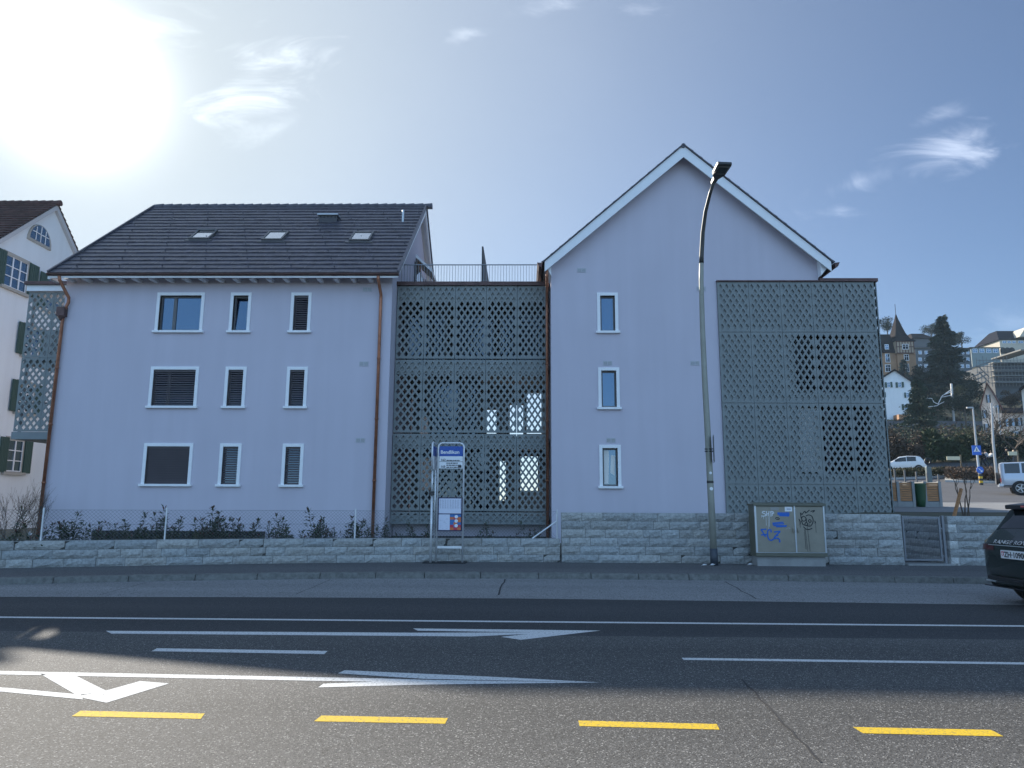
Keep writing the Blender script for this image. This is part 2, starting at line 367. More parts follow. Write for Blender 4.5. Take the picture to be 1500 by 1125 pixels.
CLOUDS = [(375, 105, 110, 70, .35, .9), (1400, 220, 120, 36, .42, .75), (1260, 265, 95, 22, .3, .5), (800, 12, 75, 22, 0, .55), (675, 48, 40, 18, .3, .45),
          (1235, 308, 80, 14, .1, .45), (1375, 170, 60, 12, .3, .35), (965, 12, 60, 22, .1, .3), (1500, 470, 80, 25, .2, .3), (400, 190, 70, 22, .2, .35), (230, 40, 120, 40, 0, .4)]
SKYTINT = (.47, .54, .66); BACK_FILL = 4.6
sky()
SC.view_settings.view_transform = 'Standard'; SC.view_settings.look = 'None'; SC.view_settings.exposure = 1.35; SC.view_settings.gamma = 1
SC.cycles.max_bounces = 6; SC.cycles.transparent_max_bounces = 8; SC.cycles.caustics_reflective = False; SC.cycles.caustics_refractive = False
SC.cycles.use_denoising = True
# ------------------------------------------------------------------ ground, road, pavement
HY = [-20, 20, 22.5, 26, 29, 45, 60, 77, 90, 110, 130, 147, 151, 175, 200, 230, 260, 320, 600, 1500]
HZ = [0.1, 0.3, 1.35, 1.5, 1.62, 2.3, 3.7, 5.3, 7.6, 11, 14, 15.9, 18.9, 28, 36, 46, 54, 66, 85, 120]
def hz(Y): return float(np.interp(Y, HY, HZ))
def sst(a, b, x): t = max(0, min(1, (x-a)/(b-a))); return t*t*(3-2*t)
def ground_z(X, Y):
    s = sst(.30, .44, X/max(Y, 1)) if Y < 60 else sst(.12, .44, X/Y)
    return hz(Y)*s+.38*(1-s)
def struct(mb, name, m, **k): return build(mb, name, m, kind='structure', **k)
g = MB(); g.quad((-900, -300, -.03), (900, -300, -.03), (900, 1500, -.03), (-900, 1500, -.03)); struct(g, 'ground', mat('far_ground', (.06, .065, .055), .9, var=.3, scale=.1))
M_hill = mat('hill_grass', (.045, .055, .025), .95, var=.4, scale=.12, col2=(.10, .085, .055), bump=.6, bscale=1.5)
def terrain(mb, rs, Ys, dz=0.0):
    o = len(mb.v); n = len(rs)
    for Y in Ys:
        for r in rs: mb.v.append((r*Y, Y, ground_z(r*Y, Y)+dz))
    for j in range(len(Ys)-1):
        for i in range(n-1):
            mb.f.append((o+j*n+i, o+j*n+i+1, o+(j+1)*n+i+1, o+(j+1)*n+i)); mb.m.append(0)
g = MB(); terrain(g, [-1.6, -1.2, -.8, -.4, 0]+[.02+.04*i for i in range(1, 44)], [22.4, 23, 24, 26, 29, 33, 38, 45, 52, 60, 68, 77, 84, 90, 100, 110, 120, 130, 140, 147, 151, 160, 168, 175, 188, 200, 215, 230, 245, 260, 290, 320, 400, 600, 1000])
struct(g, 'hillside', M_hill, smooth=True)
g = MB()
g.quad((-16.6, 21.5, .36), (1.2, 21.5, .36), (1.2, 24.5, .36), (-40, 24.5, .36))
g.poly([(-40, 10.0, .36), (-17, 15.6, .36), (-12, 17.2, .36), (-6.3, 19.0, .36), (-2.1, 19.8, .36), (.95, 19.9, .36), (1.2, 21.5, .36), (-16.6, 21.5, .36), (-40, 24.5, .36)])
g.quad((1.2, 19.8, .12), (11.5, 19.8, .12), (11.5, 24.6, .12), (1.2, 24.6, .12))
g.quad((11.6, 19.9, 1.3), (60, 19.9, 1.3), (60, 22.5, 1.34), (11.6, 22.5, 1.34))
struct(g, 'garden_ground', M_soil)
# road with its surfaces and markings
road_mb = MB(); road_mb.quad((-90, -14, 0), (90, -14, 0), (90, 9.6, 0), (-90, 9.6, 0)); road = struct(road_mb, 'road', M_asph_near)
def part_flat(mb, name, m, **k): return build(mb, name, m, road, **k)
g = MB(); g.quad((-90, 9.6, .0), (90, 9.6, .0), (90, 16.5, 0), (-90, 16.5, 0)); part_flat(g, 'smooth_lane', M_asph_far)
KERB = [(-40, 9.4), (-22, 11.5), (-16, 13.1), (-13, 13.98), (-10.44, 14.71), (-8, 15.5), (-5.45, 16.1), (-3.5, 16.4), (-1.8, 16.56), (2, 16.6), (6, 16.45), (10, 16.17), (14, 15.9), (22, 15.3), (40, 14), (90, 10)]
def kerb_y(x): return float(np.interp(x, [k[0] for k in KERB], [k[1] for k in KERB]))
BAY = [(-40, 9.0), (-22, 10.9), (-16, 12.2), (-9.11, 12.9), (-5, 13.1), (-.2, 13.2), (4, 13.05), (8, 12.86), (14, 12.5), (40, 11), (90, 9.7)]
bx = lambda x: float(np.interp(x, [k[0] for k in BAY], [k[1] for k in BAY]))
xs = sorted(set([k[0] for k in KERB]+[k[0] for k in BAY]+[i*1.0 for i in range(-20, 21)]))
g = MB()
for a, b in zip(xs, xs[1:]): g.quad((a, bx(a), .004), (b, bx(b), .004), (b, kerb_y(b)+.02, .004), (a, kerb_y(a)+.02, .004))
bay = part_flat(g, 'bus_bay', M_conc)
def flat(polys, name, m, z=.0022, parent=None):
    mb = MB()
    for i, p in enumerate(polys): mb.poly([PZ(x, y, z+.00005*i) for x, y in p])
    return build(mb, name, m, parent or road)
# extended straight lines
def longline(p, q, w, ext0, ext1, name, z=.0022, m=None):
    a = PZ(*p, z); b = PZ(*q, z); d = (b-a).normalized(); n = Vector((-d.y, d.x, 0))*w/2
    mb = MB(); a = a-d*ext0; b = b+d*ext1
    k = max(2, int((b-a).length/1.5))
    for i in range(k):
        s = a.lerp(b, i/k); t = a.lerp(b, (i+1)/k); mb.quad(s-n, t-n, t+n, s+n)
    return build(mb, name, m or M_white_paint, road)
longline((0, 904), (1500, 917), .12, 40, 40, 'edge_line')
longline((1000, 965), (1500, 971.8), .11, 0, 30, 'lane_line')
flat([[(230, 949.5), (480, 953.5), (475, 958), (222, 953.8)]], 'lane_line', M_white_paint)
flat([[(155, 924), (163, 928), (690, 932.3), (775, 928.6), (800, 926.2), (605, 926.8)], [(605, 920.5), (880, 923.6), (800, 926.6), (612, 923.8)], [(800, 925.8), (880, 923.6), (763, 937.2), (734, 932.8)]], 'lane_arrow', M_white_paint)
flat([[(-420, 977), (-420, 981), (0, 987.8), (480, 997.5), (560, 998.8), (640, 996.2), (560, 993.8), (0, 982.8)], [(505, 981.8), (495, 986.2), (620, 994.3), (880, 999.6), (740, 992.2)], [(474, 1001.5), (466, 1006.8), (628, 1002.6), (880, 999.6), (620, 995.6)]], 'lane_arrow', M_white_paint)
flat([[(58, 986.6), (112, 990.2), (158, 1013.0), (112, 1018)], [(205, 997.6), (248, 1001), (156, 1029.3), (110, 1020), (150, 1013)], [(-30, 1004.5), (10, 1007.4), (118, 1017.3), (122, 1024.5), (-30, 1010)]], 'lane_arrow', M_white_paint)
for q in ([(-270, 1034), (-80, 1037.5), (-90, 1045.5), (-290, 1042)], [(118, 1041), (300, 1045), (294, 1053), (105, 1049)], [(471, 1048), (656, 1051.7), (652, 1060), (460, 1056.5)], [(847, 1055.3), (1050, 1060.5), (1054, 1068.7), (849, 1063.5)], [(1249, 1064.8), (1452, 1069), (1470, 1078.6), (1264, 1074)], [(1660, 1075), (1870, 1081), (1890, 1091), (1680, 1085)]):
    flat([q], 'yellow_dash', M_yellow_paint)
M_joint = mat('joint_tar', (.018, .018, .02), .8)
def crack(pts, w, name, z):
    P = [PZ(x, y, z) for x, y in pts]; Q = []
    for a, b in zip(P, P[1:]):
        for k in range(6): Q.append(a.lerp(b, k/6)+Vector((R.uniform(-.02, .02), 0, 0)))
    mb = MB(); fr = (Vector((0, 0, z)), Vector((1, 0, 0)), Vector((0, 1, 0)), Vector((0, 0, 0.0)))
    ribbon(mb, [(q.x, q.y) for q in Q], w, fr); return build(mb, name, M_joint, road)
crack([(1088, 995), (1150, 1060), (1220, 1130)], .018, 'crack', .004)
crack([(740, 848.5), (726, 877.5)], .03, 'bay_joint', .008); crack([(1062, 852), (1120, 883.5)], .025, 'bay_joint', .008); crack([(485, 849), (420, 876)], .015, 'bay_joint', .008); crack([(215, 853), (130, 876)], .012, 'bay_joint', .008)
# kerb stones + pavement
g = MB(); x = -24.0
while x < 26:
    L = R.uniform(1.05, 1.35); a, b = x+.006, x+L-.006
    ya, yb = kerb_y(a), kerb_y(b); dz = R.uniform(-.006, .006)
    p = [Vector((a, ya, -.02)), Vector((a, ya+.03, .125+dz)), Vector((a, ya+.20, .138+dz)), Vector((a, ya+.20, -.02))]
    q = [Vector((b, yb, -.02)), Vector((b, yb+.03, .125+dz)), Vector((b, yb+.20, .138+dz)), Vector((b, yb+.20, -.02))]
    g.add(p+q, [(0, 1, 2, 3), (7, 6, 5, 4), (0, 4, 5, 1), (1, 5, 6, 2), (2, 6, 7, 3), (3, 7, 4, 0)]); x += L
struct(g, 'kerb', M_kerb, bevel=.012)
g = MB()
for a, b in zip(xs, xs[1:]):
    if a < -26 or b > 30: continue
    g.quad((a, kerb_y(a)+.19, .128), (b, kerb_y(b)+.19, .128), (b, 24 if b > 1.3 else 21, .134), (a, 24 if a > 1.3 else 21, .134)) if b > 1.3 else g.quad((a, kerb_y(a)+.19, .128), (b, kerb_y(b)+.19, .128), (b, kerb_y(b)+4.2, .134), (a, kerb_y(a)+4.2, .134))
struct(g, 'pavement', M_pave)

# ------------------------------------------------------------------ house helpers
def wall_holes(mb, x0, x1, z0, z1, Y, holes, reveal=.18, mi=0, rmi=0):
    X = sorted(set([x0, x1]+[h[i] for h in holes for i in (0, 1)])); Z = sorted(set([z0, z1]+[h[i] for h in holes for i in (2, 3)]))
    for a, b in zip(X, X[1:]):
        for c, d in zip(Z, Z[1:]):
            if any(h[0] <= (a+b)/2 <= h[1] and h[2] <= (c+d)/2 <= h[3] for h in holes): continue
            mb.quad((a, Y, c), (b, Y, c), (b, Y, d), (a, Y, d), mi)
    for a, b, c, d in holes:
        for p, q in (((a, c), (b, c)), ((b, c), (b, d)), ((b, d), (a, d)), ((a, d), (a, c))):
            mb.quad((p[0], Y, p[1]), (q[0], Y, q[1]), (q[0], Y+reveal, q[1]), (p[0], Y+reveal, p[1]), rmi)
def window(house, x0, x1, z0, z1, Y, kind='glass', split=None, fwid=.11, tilt=False):
    """x0..z1 outer frame; returns opening rect"""
    a, b, c, d = x0+fwid, x1-fwid, z0+fwid*.75, z1-fwid
    m = MB(); yf = Y-.035
    m.box(x0, a, yf, Y+.12, z0+.06, z1); m.box(b, x1, yf, Y+.12, z0+.06, z1); m.box(a, b, yf, Y+.12, d, z1)
    m.box(x0-.05, x1+.05, Y-.10, Y+.14, z0, c-.002)
    w = build(m, 'window', M_trim, house, bevel=.006)
    m = MB(); t = .055; ys = Y+.10
    def ring(p, q, r, s_, yy=ys):
        m.box(p, p+t, yy, yy+.06, r, s_); m.box(q-t, q, yy, yy+.06, r, s_); m.box(p+t, q-t, yy, yy+.06, s_-t, s_); m.box(p+t, q-t, yy, yy+.06, r, r+t)
    if split:
        xm = a+(b-a)*split; ring(a, xm, c, d); ring(xm+.001, b, c, d)
    else: ring(a, b, c, d)
    build(m, 'sash', M_frame, w)
    m = MB()
    if tilt:
        m.quad((a+t, ys+.05, c+t), (b-t, ys+.05, c+t), (b-t, ys+.16, d-t), (a+t, ys+.16, d-t))
    else:
        rects = [(a+t, a+(b-a)*split-t), (a+(b-a)*split+t, b-t)] if split else [(a+t, b-t)]
        for p, q in rects: m.quad((p, ys+.035, c+t), (q, ys+.035, c+t), (q, ys+.035, d-t), (p, ys+.035, d-t))
    build(m, 'pane', M_glass, w)
    if kind in ('slats', 'closed'):
        m = MB(); n = int((d-c)/.075); yb = Y+.055
        for i in range(n):
            z = c+(i+.5)*(d-c)/n; h = (d-c)/n
            if kind == 'closed': m.quad((a+.01, yb+.012, z-h/2), (b-.01, yb+.012, z-h/2), (b-.01, yb-.012, z+h*.5), (a+.01, yb-.012, z+h*.5)); m.box(a+.01, b-.01, yb-.02, yb-.012, z+h*.36, z+h*.49)
            else:
                M = Matrix.Translation((0, yb, z)) @ Matrix.Rotation(radians(56), 4, 'X'); m.box(a+.01, b-.01, -.03, .03, -.003, .003, 0, M)
        m.box(a+.005, b-.005, yb-.03, yb+.03, d-.07, d-.002); m.box(a+.005, a+.02, yb-.015, yb+.02, c, d-.07); m.box(b-.02, b-.005, yb-.015, yb+.02, c, d-.07)
        build(m, 'blind', M_blind, w)
    return w
def opening(x0, x1, z0, z1, fwid=.11): return (x0+fwid, x1-fwid, z0+fwid*.75, z1-fwid)
def vent(house, px, py, Y):
    c = PY(px, py, Y); m = MB()
    m.box(c.x-.16, c.x+.16, Y-.012, Y+.0, c.z-.085, c.z+.085)
    for s in (-1, 1):
        for k in range(5): m.box(c.x+s*.075-.055, c.x+s*.075+.055, Y-.02, Y-.012, c.z-.05+k*.024, c.z-.05+k*.024+.010, 1)
        m.box(c.x+s*.075-.058, c.x+s*.075+.058, Y-.0145, Y-.0125, c.z-.056, c.z+.06, 2)
    build(m, 'wall_vent', [mat('vent_grey', (.46, .46, .5), .6), M_alu, mat('vent_dark', (.14, .14, .16), .7)], house)
def pipe(house, pts, r=.05, name='downpipe', clips=()):
    m = MB(); m.tube(pts, r, 10)
    for i in clips:
        a, b = Vector(pts[i]), Vector(pts[i+1]); k = max(1, int((b-a).length/2.4))
        for j in range(1, k+1):
            p = a.lerp(b, j/(k+1)); m.tube([p-(b-a).normalized()*.03, p+(b-a).normalized()*.03], r*1.25, 10)
    return build(m, name, M_copper, house, smooth=True)

# ------------------------------------------------------------------ left grey house
FY = 24.5
LX0, LX1 = -16.26, -4.66
EY, EZ = 23.9, 9.47; RY, RZ = 30.3, 14.62
lh = thing('apartment_house', 'pale grey rendered house with skylights in its dark tiled roof, left of the perforated link', 'house', (-10.5, 24.5, .3))
LW = []
cols = [(wx(231, 432, FY), wx(300.5, 432, FY), .30), (wx(338.5, 432, FY), wx(369, 432, FY), None), (wx(427, 432, FY), wx(457, 432, FY), None)]
zr = [(7.49, 8.95), (4.83, 6.29), (2.17, 3.63)]
kinds = [['glass', 'glass', 'slats'], ['slats', 'slats', 'slats'], ['closed', 'slats', 'slats']]
holes = []
for r, (z0, z1) in enumerate(zr):
    for c, (x0, x1, sp) in enumerate(cols):
        holes.append(opening(x0, x1, z0, z1)); window(lh, x0, x1, z0, z1, FY, kinds[r][c], .34 if c == 0 else None, tilt=(r == 0 and c == 1))
bs = [(wx(140, 787, FY), wx(203, 787, FY)), (wx(212, 787, FY), wx(282, 787, FY)), (wx(286, 787, FY), wx(388, 787, FY))]
m = MB(); wall_holes(m, LX0, LX1, 0, 9.75, FY, holes)
BYK = 36.1
def gz(Y): return EZ+(RZ-EZ)*(1-abs(Y-RY)/(RY-EY))-.22
for X in (LX0, LX1):
    m.poly([(X, FY, 0), (X, BYK, 0), (X, BYK, gz(BYK)), (X, RY, gz(RY)), (X, FY, gz(FY))])
m.quad((LX0, BYK, 0), (LX1, BYK, 0), (LX1, BYK, 9.6), (LX0, BYK, 9.6))
build(m, 'wall', M_wall, lh, recalc=False)
for a, b in bs:
    m = MB(); m.box(a, b, FY-.25, FY-.003, .36, .70); build(m, 'light_well', M_dark, lh)
# roof
RX0, RX1 = -16.52, -4.36
n_c = 20
sv = Vector((0, RY-EY, RZ-EZ)); sl_len = sv.length; su = sv.normalized(); sn = Vector((0, -su.z, su.y))
m = MB()
for side in (1, -1):
    S = lambda v: v if side == 1 else Vector((v.x, 2*RY-v.y, v.z))
    for i in range(n_c):
        nx = 40 if side == 1 else 1
        d0 = i*sl_len/n_c-.02; d1 = (i+1)*sl_len/n_c
        for k in range(nx):
            xa = RX0+(RX1-RX0)*k/nx; xb = RX0+(RX1-RX0)*(k+1)/nx
            dz = R.uniform(-.006, .006) if side == 1 else 0
            a = Vector((0, EY, EZ))+su*d0+sn*(.055+dz); b = Vector((0, EY, EZ))+su*d1+sn*(.012+dz*.3); c = Vector((0, EY, EZ))+su*d0+sn*.0
            A0, A1 = S(Vector((xa, a.y, a.z))), S(Vector((xb, a.y, a.z))); B0, B1 = S(Vector((xa, b.y, b.z))), S(Vector((xb, b.y, b.z)))
            C0, C1 = S(Vector((xa, c.y, c.z))), S(Vector((xb, c.y, c.z)))
            m.quad(A0, A1, B1, B0); m.quad(C0, C1, A1, A0)
            if side == 1 and k % 5 == (i*2) % 5 and i % 2 == 1 and i < 19:      # snow hooks
                p = a+su*.1+sn*.02; m.box(xa+.1, xa+.13, p.y-.03, p.y+.03, p.z-.01, p.z+.045)
    # verge caps
    for X in (RX0, RX1):
        p0 = S(Vector((X, EY, EZ))+sn*.04-su*.03); p1 = S(Vector((X, RY, RZ))+sn*.04); m.bar(p0, p1, .07, .14)
xr = RX0
while xr < RX1-.1:      # ridge caps
    m.tube([(xr, RY, RZ+.01), (xr+.42, RY, RZ+.03)], [.115, .135], 10); xr += .40
build(m, 'roof', M_tile, lh)
# soffit, fascia, verge boards
m = MB()
for side in (1, -1):
    S = (lambda v: v) if side == 1 else (lambda v: Vector((v.x, 2*RY-v.y, v.z)))
    o = -sn*.03; a = Vector((0, EY+.05, EZ+.03)); b = Vector((0, RY, RZ))
    for X0, X1, th in ((RX0+.09, RX1-.09, .06),):
        p = [Vector((X0, a.y, a.z))+o, Vector((X1, a.y, a.z))+o, Vector((X1, b.y, b.z))+o, Vector((X0, b.y, b.z))+o]
        m.prism([S(q) for q in p], S(-sn*th+Vector((0, RY, 0)))-S(Vector((0, RY, 0))) if side == -1 else -sn*th)
build(m, 'soffit', M_trim, lh)
m = MB(); m.box(RX0+.02, RX1-.02, EY+.0, EY+.04, EZ-.16, EZ-.005); build(m, 'fascia_board', M_trim, lh)
for X in (RX0+.045, RX1-.045):
    m = MB()
    for side in (1, -1):
        S = (lambda v: v) if side == 1 else (lambda v: Vector((v.x, 2*RY-v.y, v.z)))
        a = Vector((X, EY+.045, EZ+.0)); b = Vector((X, RY, RZ-.03))
        poly = [a-sn*.04, b-sn*.04*0+Vector((0, 0, -.04)), b+Vector((0, 0, -.32)), a-Vector((0, 0, .16))]
        m.prism([S(q)-Vector((.03, 0, 0)) for q in poly], (.06, 0, 0))
    build(m, 'verge_board', M_trim, lh)
xb = wx(110, 408, FY); stp = (wx(545, 408, FY)-xb)/18
for i in range(-1, 19):
    m = MB(); X = xb+i*stp; m.box(X-.07, X+.07, EY+.12, FY, 9.30, 9.40); build(m, 'rafter_tail', M_trim, lh)
m = MB()      # half round gutter
gp = [(EY-.02+.085*cos(t), EZ-.015-.085*sin(t)) for t in np.linspace(0, pi, 9)]
gi = [(EY-.02+.07*cos(t), EZ-.012-.07*sin(t)) for t in np.linspace(0, pi, 9)]
for i in range(8):
    m.quad((RX0-.03, gp[i][0], gp[i][1]), (RX1+.03, gp[i][0], gp[i][1]), (RX1+.03, gp[i+1][0], gp[i+1][1]), (RX0-.03, gp[i+1][0], gp[i+1][1]))
    m.quad((RX0-.03, gi[i][0], gi[i][1]), (RX1+.03, gi[i][0], gi[i][1]), (RX1+.03, gi[i+1][0], gi[i+1][1]), (RX0-.03, gi[i+1][0], gi[i+1][1]))
for X in (RX0-.03, RX1+.03): m.poly([(X, p[0], p[1]) for p in gp])
build(m, 'gutter', M_copper_dk, lh, recalc=False)
pipe(lh, [(LX1+ -.0-.38, EY-.02, EZ-.1), (LX1-.38, EY, EZ-.22), (LX1-.37, FY-.1, EZ-.62), (LX1-.37, FY-.09, EZ-.8), (LX1-.37, FY-.09, .3)], .055, clips=(3,))
pipe(lh, [(LX0+.12, EY-.02, EZ-.1), (LX0+.14, EY, EZ-.25), (LX0+.22, FY-.13, EZ-.75), (LX0+.22, FY-.13, 8.55), (LX0+.06, FY-.1, 8.2), (LX0+.02, FY-.1, .3)], .055, clips=(4,))
m = MB(); c = Vector((LX0+.02, FY-.12, 8.18)); m.box(c.x-.14, c.x+.14, c.y-.1, c.y+.1, c.z-.12, c.z+.2); m.lathe([(.05, -.28), (.13, -.12)], c, 8); build(m, 'rain_hopper', M_copper_dk, lh)
for px, py in ((538, 424), (533, 533), (528, 645)): vent(lh, px, py, FY)
# skylights on the front slope
def on_roof(px, py): return PP(px, py, (0, EY, EZ), sn)
for i, (px, py) in enumerate(((299, 347), (404, 348.5), (530, 349.5))):
    c = on_roof(px, py); hw, hl = .40, .50
    fr = Matrix((( 1, 0, 0, c.x), (0, su.y, sn.y, c.y), (0, su.z, sn.z, c.z), (0, 0, 0, 1)))
    m = MB(); t = .07
    m.box(-hw, -hw+t, -hl, hl, .0, .13, 0, fr); m.box(hw-t, hw, -hl, hl, 0, .13, 0, fr); m.box(-hw+t, hw-t, hl-t, hl, 0, .13, 0, fr); m.box(-hw+t, hw-t, -hl, -hl+t, 0, .13, 0, fr)
    m.box(-hw-.12, hw+.12, -hl-.14, -hl-.002, .0, .065, 0, fr)
    sk = build(m, 'skylight', M_frame, lh)
    m = MB()
    f2 = fr @ Matrix.Translation((0, hl-.08, .12)) @ Matrix.Rotation(radians(-24 if i == 0 else 0), 4, 'X') @ Matrix.Translation((0, -hl+.08, 0)) if i == 0 else fr
    m.box(-hw+t+.002, hw-t-.002, -hl+t+.002, hl-t-.002, .07, .105, 0, fr)
    build(m, 'pane', M_skyglass, sk)
    if i == 0:      # open sash standing up from the frame
        m = MB(); f2 = fr @ Matrix.Translation((0, hl-.05, .14)) @ Matrix.Rotation(radians(16), 4, 'X')
        for q in ((-hw, -hw+t, -2*hl+.1, 0), (hw-t, hw, -2*hl+.1, 0), (-hw+t, hw-t, -t, 0), (-hw+t, hw-t, -2*hl+.1, -2*hl+.1+t)):
            m.box(q[0], q[1], q[2], q[3], 0, .05, 0, Matrix(f2))
        build(m, 'open_sash', M_frame, sk)
c = on_roof(480, 327); m = MB(); m.box(c.x-.38, c.x+.38, c.y-.02, c.y+.6, c.z-.1, c.z+.34); 
for k in range(5): m.box(c.x-.33+k*.15, c.x-.26+k*.15, c.y-.03, c.y-.02, c.z+.24, c.z+.31, 1)
ch = build(m, 'roof_vent_box', [mat('vent_box_dark', (.045, .042, .048), .5), M_dark], lh); m = MB(); m.box(c.x-.43, c.x+.43, c.y-.1, c.y+.68, c.z+.342, c.z+.39); build(m, 'cap', M_alu, ch)
c = on_roof(590, 326); m = MB(); m.tube([c-Vector((0, 0, .1)), c+Vector((0, 0, .55))], .05, 8); build(m, 'vent_pipe', M_alu, lh)
# gable door and awning on the terrace side
ya, yb2 = PX(607, 400, LX1).y, PX(621, 400, LX1).y
m = MB(); m.box(LX1, LX1+.05, ya, yb2, 9.6, 11.75); m.box(LX1+.05, LX1+.07, (ya+yb2)/2-.03, (ya+yb2)/2+.03, 9.7, 11.7); m.box(LX1+.05, LX1+.11, ya-.08, ya, 9.6, 11.85); m.box(LX1+.05, LX1+.11, yb2, yb2+.08, 9.6, 11.85)
dr = build(m, 'terrace_door', M_frame, lh); m = MB(); m.box(LX1+.052, LX1+.056, ya+.08, (ya+yb2)/2-.08, 9.75, 11.65); m.box(LX1+.052, LX1+.056, (ya+yb2)/2+.08, yb2-.08, 9.75, 11.65); build(m, 'pane', M_glass, dr)
pa = PX(609, 372, LX1); pb = PY(632, 396, pa.y)
m = MB(); m.prism([(LX1+.002, pa.y, pa.z), (LX1+.002, pa.y, pa.z-.14), (pb.x, pa.y, pb.z-.06), (pb.x+.03, pa.y, pb.z+.06)], (0, 1.6, 0)); build(m, 'awning', M_trim, lh)
# perforated balcony on the left gable
# ------------------------------------------------------------------ perforated screens
def lattice(mb, x0, x1, z0, z1, Y, nx, nz, th=.035, k=.62, rim=.02, M=None, oi=0):
    """diamond lattice panel, solid half diamonds at the border"""
    vs = mb.v; P = (x1-x0)/nx; Hh = (z1-z0)/nz
    T = (lambda p: p) if M is None else (lambda p: tuple(M @ Vector(p)))
    def q(a, b, c, d): mb.add([T(a), T(b), T(c), T(d)], [(0, 1, 2, 3)], oi)
    cells = [(x0+(i+.5)*P, z0+(j+.5)*Hh) for i in range(nx) for j in range(nz)]+[(x0+i*P, z0+j*Hh) for i in range(1, nx) for j in range(1, nz)]
    for cx, cz in cells:
        O = [(cx+P/2, cz), (cx, cz+Hh/2), (cx-P/2, cz), (cx, cz-Hh/2)]; I = [(cx+(x-cx)*k, cz+(z-cz)*k) for x, z in O]
        for i in range(4):
            a, b, c, d = O[i], O[(i+1) % 4], I[(i+1) % 4], I[i]
            q((a[0], Y, a[1]), (b[0], Y, b[1]), (c[0], Y, c[1]), (d[0], Y, d[1]))
            q((d[0], Y, d[1]), (c[0], Y, c[1]), (c[0], Y+th, c[1]), (d[0], Y+th, d[1]))
    # border half diamonds
    for i in range(nx+1):
        for z, s in ((z0, 1), (z1, -1)):
            cx = x0+i*P; l = max(x0, cx-P/2); r = min(x1, cx+P/2); mb.add([T((l, Y, z)), T((r, Y, z)), T((cx, Y, z+s*Hh/2))], [(0, 1, 2)], oi)
    for j in range(nz+1):
        for x, s in ((x0, 1), (x1, -1)):
            cz = z0+j*Hh; l = max(z0, cz-Hh/2); r = min(z1, cz+Hh/2)
            if 0 < j < nz or True: mb.add([T((x, Y, l)), T((x, Y, r)), T((x+s*P/2, Y, cz))], [(0, 1, 2)], oi) if 0 < j < nz else None
    # frame edge strips stand behind the sheet
    for a, b, c, d in ((x0, x1, z0, z0+rim), (x0, x1, z1-rim, z1), (x0, x0+rim, z0+rim, z1-rim), (x1-rim, x1, z0+rim, z1-rim)):
        vs8 = [(x, y, z) for x in (a, b) for y in (Y+.004, Y+th) for z in (c, d)]
        mb.add([T(v) for v in vs8], [(0, 1, 3, 2), (4, 6, 7, 5), (0, 4, 5, 1), (2, 3, 7, 6), (0, 2, 6, 4), (1, 5, 7, 3)], oi)
BX0 = wx(43, 430, 25.3); BZ0, BZ1 = wz(46, 632, 25.3), wz(65, 428, 25.3)
for a, b, zz0, zz1 in ((BX0, (BX0+LX0)/2, BZ0, BZ0+2.66), ((BX0+LX0)/2+.012, LX0-.02, BZ0, BZ0+2.66), (BX0, (BX0+LX0)/2, BZ0+2.672, BZ1), ((BX0+LX0)/2+.012, LX0-.02, BZ0+2.672, BZ1)):
    m = MB(); lattice(m, a, b, zz0, zz1, 25.3, 4, max(4, round((zz1-zz0)/.30)), .03, .66); build(m, 'balcony_screen', M_screen, lh, recalc=False)
m = MB(); m.box(BX0-.02, LX0, 25.25, 27.3, BZ0-.28, BZ0-.02); build(m, 'balcony_floor', M_screen_back, lh); m = MB(); m.box(BX0, LX0, 25.42, 27.3, BZ0+2.45, BZ0+2.62); build(m, 'balcony_floor', M_screen_back, lh)
m = MB(); m.box(BX0-.05, LX0, 25.2, 27.4, BZ1+.02, BZ1+.24); build(m, 'balcony_roof', M_trim, lh); m = MB(); m.box(BX0-.1, LX0, 25.1, 27.5, BZ1+.242, BZ1+.36); build(m, 'balcony_roof_edge', M_copper_dk, lh)
m = MB()
for X in (BX0+.05,):
    for Yp in (25.45, 27.2): m.box(X, X+.08, Yp, Yp+.08, BZ0-.02, BZ1+.02)
for zz in (BZ0+1.0, BZ0+3.66): m.box(BX0+.02, LX0, 25.42, 25.46, zz, zz+.06)
m.box(BX0+.3, BX0+1.1, 26.9, 26.94, BZ0, BZ0+1.05); m.box(BX0+.1, BX0+.9, 26.2, 26.24, BZ0+2.66, BZ0+3.9); build(m, 'balcony_frame', M_screen_back, lh)

# ------------------------------------------------------------------ link block between the houses
SY = 25.4
lk = thing('link_building', 'flat roofed link clad in perforated grey green diamond panels, between the two grey houses', 'building', (-1.9, SY, .3))
KX = [-4.64, -3.63, -2.51, -1.39, -.27, .80]
zg = [wz(690, y, SY) for y in (768, 749.5, 635, 526.5, 419)]      # base, gaps, top
for r, (za, zb, nzz) in enumerate(((zg[0], zg[1]-.02, 2), (zg[1]+.03, zg[2]-.02, 9), (zg[2]+.03, zg[3]-.02, 8), (zg[3]+.03, zg[4], 8))):
    for i in range(5):
        m = MB(); lattice(m, KX[i]+.008, KX[i+1]-.008, za, zb, SY, 4 if i == 0 else 5, nzz, .028, .64); build(m, 'perforated_panel', M_screen, lk, recalc=False)
m = MB()
for z0, z1 in ((wz(690, 441, SY), zg[4]), (wz(690, 548, SY), zg[3]-.12), (wz(690, 656, SY), zg[2]-.12), (zg[0], zg[1]-.12)):
    m.box(KX[0], KX[-1]+.05, SY+.065, SY+.16, z0, z1)
build(m, 'spandrel', M_clad, lk)
m = MB()
for zc in (zg[1], zg[2], zg[3], zg[4]): m.box(KX[0], .9, SY+.23, 30.8, zc-.3, zc-.14)
build(m, 'floor_slab', M_concrete, lk)
m = MB()
holes = []
